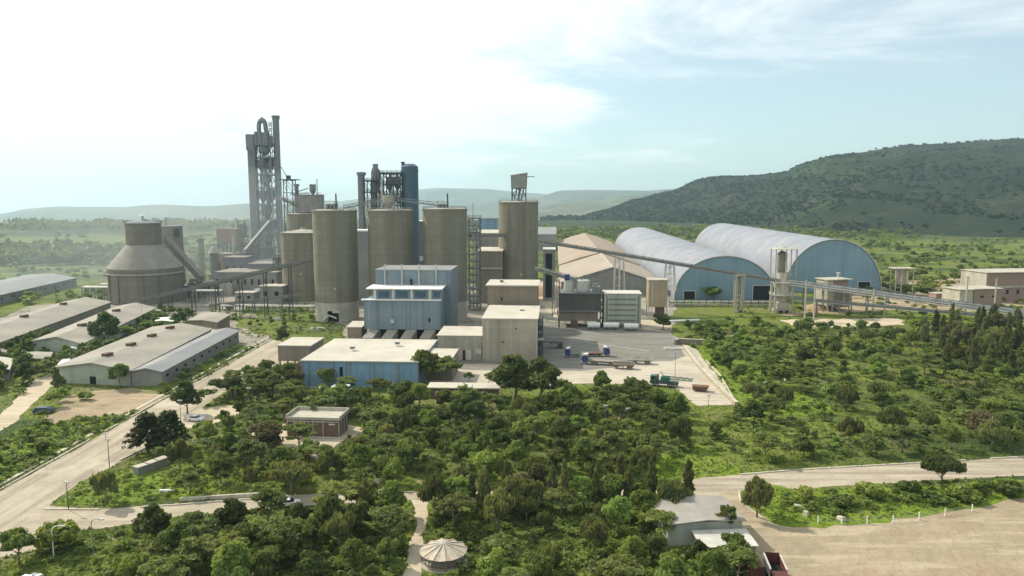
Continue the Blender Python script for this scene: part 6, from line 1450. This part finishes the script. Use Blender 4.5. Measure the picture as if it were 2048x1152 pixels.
for zn,poly,sp,kinds,(h0,h1),phr in ZONES:
    wp=[P(*p) for p in poly]; xs=[p[0] for p in wp]; ys=[p[1] for p in wp]; A=(max(xs)-min(xs))*(max(ys)-min(ys))
    ks=list(kinds); wg=[kinds[k] for k in ks]
    for _ in range(int(A/(sp*sp)*9)):
        x=rnd.uniform(min(xs),max(xs)); y=rnd.uniform(min(ys),max(ys))
        if not inpoly(x,y,wp) or any(inpoly(x,y,b) for b in BLOCK) or any(inpoly(x,y,b) for b in GAPW): continue
        if near(x,y,sp*rnd.uniform(.72,1.15)) or any((u-x)**2+(v-y)**2<(r+1.8)**2 for u,v,r in taken): continue
        cell.setdefault((int(x//8),int(y//8)),[]).append((x,y))
        kind=rnd.choices(ks,wg)[0]; H=rnd.uniform(h0,h1)*(1.12 if kind in('slim',) else 1); W={'slim':.62,'spiky':.8,'airy':1.15,'weep':.95}.get(kind,1.0)*H*rnd.uniform(.85,1.15)*(1.0 if zn!='scrub' else 1.15)
        px=1024+FPX*x/(y*cT+60*sT); ph=next(t for lim,t in phr if px<lim)
        sz='tall' if H>h0+(h1-h0)*.7 else ('small' if H<h0+(h1-h0)*.3 else 'medium')
        cand.append((H*W/(y*y)*(1 if -60<px<2110 else 0),x,y,H,W,kind,f'{sz} {WORD[kind]} {ph}'))
cand.sort(key=lambda c:-c[0])
IND=262
for c in cand[:IND]: tree(c[1],c[2],c[3],c[4],c[5],c[6],c[6].split(' ',1)[1])
print('trees',len(cand))
def stuff_mesh(name, items, mat_of, label=None):
    """items: (x,y,z,H,W,kind,n,leaf) grown into one mesh per kind group, joined into ONE object."""
    mats=sorted({i[5] for i in items}); allq=[]; mi=[]
    cache={}
    for (x,y,z,H,W,kind,n,leaf) in items:
        key=(kind,n,rnd.randrange(5))
        if key not in cache: cache[key]=crown_arr(kind,900+key[2]*3+n,n,leaf)
        q=cache[key]; a=rnd.uniform(0,6.28); c,s=math.cos(a),math.sin(a); o=np.empty_like(q)
        o[...,0]=(q[...,0]*c-q[...,1]*s)*W+x; o[...,1]=(q[...,0]*s+q[...,1]*c)*W+y; o[...,2]=q[...,2]*H+z
        allq.append(o); mi.append(np.full(len(q),mats.index(kind),dtype=np.int32))
    me=arr_mesh(name,np.concatenate(allq),LM[mats[0]])
    for k in mats[1:]: me.materials.append(LM[k])
    me.polygons.foreach_set('material_index',np.concatenate(mi)); o=bpy.data.objects.new(name,me); COL.objects.link(o); o['kind']='stuff'
    return o
rest=[(c[1],c[2],0,c[3],c[4],c[5],420 if c[0]>0 else 150,.11) for c in cand[IND:]]
if rest: stuff_mesh('woodland',rest,LM)
# far woodland: scattered over the plain, thicker in belts
far=[]
def belt(pxr, pyr, n, hr, kinds=('broad','airy','bright'), nf=70, clump=0):
    k=0
    while k<n:
        px=rnd.uniform(*pxr); py=rnd.uniform(*pyr); x,y=P(px,py)
        if any(inpoly(x,y,b) for b in BLOCK): k+=1; continue
        m_=1+int(rnd.random()**2*clump)
        for _ in range(m_):
            u=x+rnd.gauss(0,9)*(m_>1)*1.6; v=y+rnd.gauss(0,7)*(m_>1)
            if math.hypot(u,v)<520 and (py<600) and py<560: pass
            H=rnd.uniform(*hr); far.append((u,v,ground_z(u,v)-.3,H,H*rnd.uniform(.9,1.5),rnd.choice(kinds),nf,.19)); k+=1
belt((1740,2100),(474,592),420,(3.5,7.5),nf=90,clump=5)
belt((1730,2100),(596,625),40,(2,4),nf=90)
belt((-80,260),(494,532),330,(7,13),kinds=('broad','slim','broad'),nf=80,clump=6)
belt((-80,330),(536,566),60,(3,6),nf=80,clump=4)
belt((350,500),(478,540),170,(6,11),kinds=('broad','airy'),nf=80,clump=4)
belt((-120,620),(446,462),900,(9,16),kinds=('broad','broad','slim'),nf=22,clump=12)
belt((-120,620),(461,480),60,(7,12),kinds=('broad',),nf=30,clump=7)
belt((1085,1420),(456,484),300,(6,12),kinds=('broad','airy'),nf=50,clump=5)
belt((1400,1800),(458,480),240,(6,11),kinds=('broad','airy'),nf=45,clump=4)
belt((20,220),(585,612),24,(3,6),nf=120)
belt((1600,1780),(470,500),60,(5,9),nf=60,clump=3)
stuff_mesh('far_woodland',far,LM)
# undergrowth and low scrub between the trees
ug=[]
def under(poly,n,hr,kinds,nf,leaf,wr=(1.2,2.2)):
    wp=[P(*p) for p in poly]; xs=[p[0] for p in wp]; ys=[p[1] for p in wp]; k=0; tries=0
    while k<n and tries<n*12:
        tries+=1; x=rnd.uniform(min(xs),max(xs)); y=rnd.uniform(min(ys),max(ys))
        if not inpoly(x,y,wp) or any(inpoly(x,y,b) for b in BLOCK): continue
        H=rnd.uniform(*hr); ug.append((x,y,-.12,H,H*rnd.uniform(*wr),rnd.choice(kinds),nf,leaf)); k+=1
under(ZONES[0][1],900,(.6,2.0),('shrub','bright','shrub','broad'),90,.13)
under(ZONES[1][1],700,(.6,2.0),('shrub','bright','shrub','broad'),110,.12)
under([(1365,652),(2120,665),(2120,905),(1480,930),(1400,890),(1480,800),(1380,700)],1500,(.6,2.2),('shrub','bright','airy','shrub','broad'),80,.14)
under([(1570,990),(1700,985),(2060,965),(2060,985),(1900,1012),(1700,1035),(1560,1030)],90,(.7,2.2),('shrub','broad','bright'),160,.11)
under([(-40,870),(0,880),(150,815),(330,790),(250,835),(120,905),(0,965),(-60,990)],260,(.5,1.8),('shrub','bright','shrub'),90,.13)
under([(120,1005),(250,945),(420,945),(420,985),(200,1012)],90,(.4,1.4),('shrub','bright'),90,.13)
under([(60,1110),(250,1060),(400,1060),(400,1250),(0,1250)],160,(.4,1.6),('shrub','bright'),100,.12)
under([(470,665),(490,612),(620,606),(690,650),(690,690),(560,690)],220,(.5,1.6),('shrub','bright','airy'),50,.16)
under([(100,700),(330,640),(470,612),(480,640),(350,680),(120,770),(0,800),(0,700)],220,(.8,2.6),('shrub','broad'),60,.15)
under([(350,790),(545,688),(520,686),(330,775),(100,890),(120,900)],120,(.4,1.5),('shrub','bright'),60,.15)
under([(1480,640),(2100,645),(2100,625),(1480,612)],160,(.5,1.8),('shrub','airy'),50,.16)
o=stuff_mesh('undergrowth',ug,LM)
# grass tufts on the nearest green ground
def tufts(n,y0,y1):
    rg=np.random.default_rng(5); pts=[]
    while len(pts)<n:
        px=rg.uniform(-20,2068); py=rg.uniform(y0,y1); x,y=P(px,py)
        if any(inpoly(x,y,b) for b in BLOCK): continue
        pts.append((x,y,.12))
    p=np.array(pts); q=leafquads(rg,p,np.tile([0,0,.4],(n,1)),.42,1.2,hang=.3); q[...,2]=np.maximum(q[...,2],.02)
    me=arr_mesh('grass',q,LM['shrub']); o=bpy.data.objects.new('grass',me); COL.objects.link(o); o['kind']='stuff'
tufts(26000,640,1160)
# bushes on the island as things of their own
for i,(px,py,ty,wd,lab) in enumerate(((1612,1000,968,40,'small leafy bush at the road edge of the green island, nearest the drooping tree'),(1735,995,962,62,'wide dark bush midway along the green island kerb'),(1812,990,960,52,'round bush right of the wide dark bush on the green island'),(1930,1000,962,66,'spreading bush below the large drooping tree on the kerb'),(2010,990,955,60,'bush at the far right end of the green island'),(1680,1012,985,50,'pale green bush in the middle of the green island'))):
    tree_px(px,py,ty,wd,'shrub',lab,name='bush',cat='bush')

# scrub on the hillside
def hillscrub(n):
    v,nu,nv = HILLV[0]; qs=[]; mi=[]; base=[crown_arr('shrub',70+i,12,.42) for i in range(5)]; keep=int(nv*.68)
    nzh = vnoise(44)
    while len(qs)<n:
        i=rnd.randrange(nu-1); j=int(rnd.random()**.8*keep); a=v[i*nv+j]; b=v[(i+1)*nv+j+1]; t=rnd.random(); s=rnd.random()
        x=a[0]+(b[0]-a[0])*t; y=a[1]+(b[1]-a[1])*s
        c0=v[i*nv+j]; c1=v[(i+1)*nv+j]; c2=v[i*nv+j+1]; z=c0[2]+(c1[2]-c0[2])*t+(c2[2]-c0[2])*s
        if nzh(x,y,.012)+nzh(x,y,.004)*.6 < rnd.uniform(-.5,.25): continue
        H=rnd.uniform(2.5,7); q=base[rnd.randrange(5)].copy(); q[...,0]=q[...,0]*H*1.5+x; q[...,1]=q[...,1]*H*1.5+y; q[...,2]=q[...,2]*H+z-.6
        qs.append(q)
    me=arr_mesh('hillside_scrub',np.concatenate(qs),LM['hill']); o=bpy.data.objects.new('hillside_scrub',me); COL.objects.link(o); o['kind']='stuff'
LM['hill']=leaf_mat('hillside_leaves',(.017,.032,.013),(.026,.044,.017))
hillscrub(10000)
# ------------------------------------------------------------------ haze
def haze(dens, x0=-16000,x1=16000,y0=-4500,y1=15500,z0=-900,z1=480):
    o = MB().box(x0,x1,y0,y1,z0,z1).build('haze',None); m=bpy.data.materials.new('haze_air'); m.use_nodes=True; nt=m.node_tree; nt.nodes.clear()
    out=nt.nodes.new('ShaderNodeOutputMaterial'); v=nt.nodes.new('ShaderNodeVolumePrincipled'); v.inputs['Density'].default_value=dens; v.inputs['Color'].default_value=(.64,.90,1.0,1); v.inputs['Anisotropy'].default_value=.35
    nt.links.new(v.outputs[0],out.inputs['Volume']); o.data.materials.append(m); o['kind']='stuff'
haze(.000085)
def dust(px,py,Y,rx,ry,rz,dens):
    bm = bmesh.new(); bmesh.ops.create_icosphere(bm, subdivisions=4, radius=1); me = bpy.data.meshes.new('dust_cloud')
    for v in bm.verts: v.co.x*=rx; v.co.y*=ry; v.co.z=max(v.co.z*rz,-1)
    bm.to_mesh(me); bm.free(); o = bpy.data.objects.new('dust_cloud', me); COL.objects.link(o); o.location=(XX(px,Y,10),Y,1.5); o['kind']='stuff'
    m=bpy.data.materials.new('cement_dust'); m.use_nodes=True; nt=m.node_tree; nt.nodes.clear()
    out=nt.nodes.new('ShaderNodeOutputMaterial'); v=nt.nodes.new('ShaderNodeVolumePrincipled'); v.inputs['Density'].default_value=dens; v.inputs['Color'].default_value=(.74,.84,.86,1); v.inputs['Anisotropy'].default_value=.3
    nt.links.new(v.outputs[0],out.inputs['Volume']); me.materials.append(m)
dust(410,560,540,155,130,85,.0015)
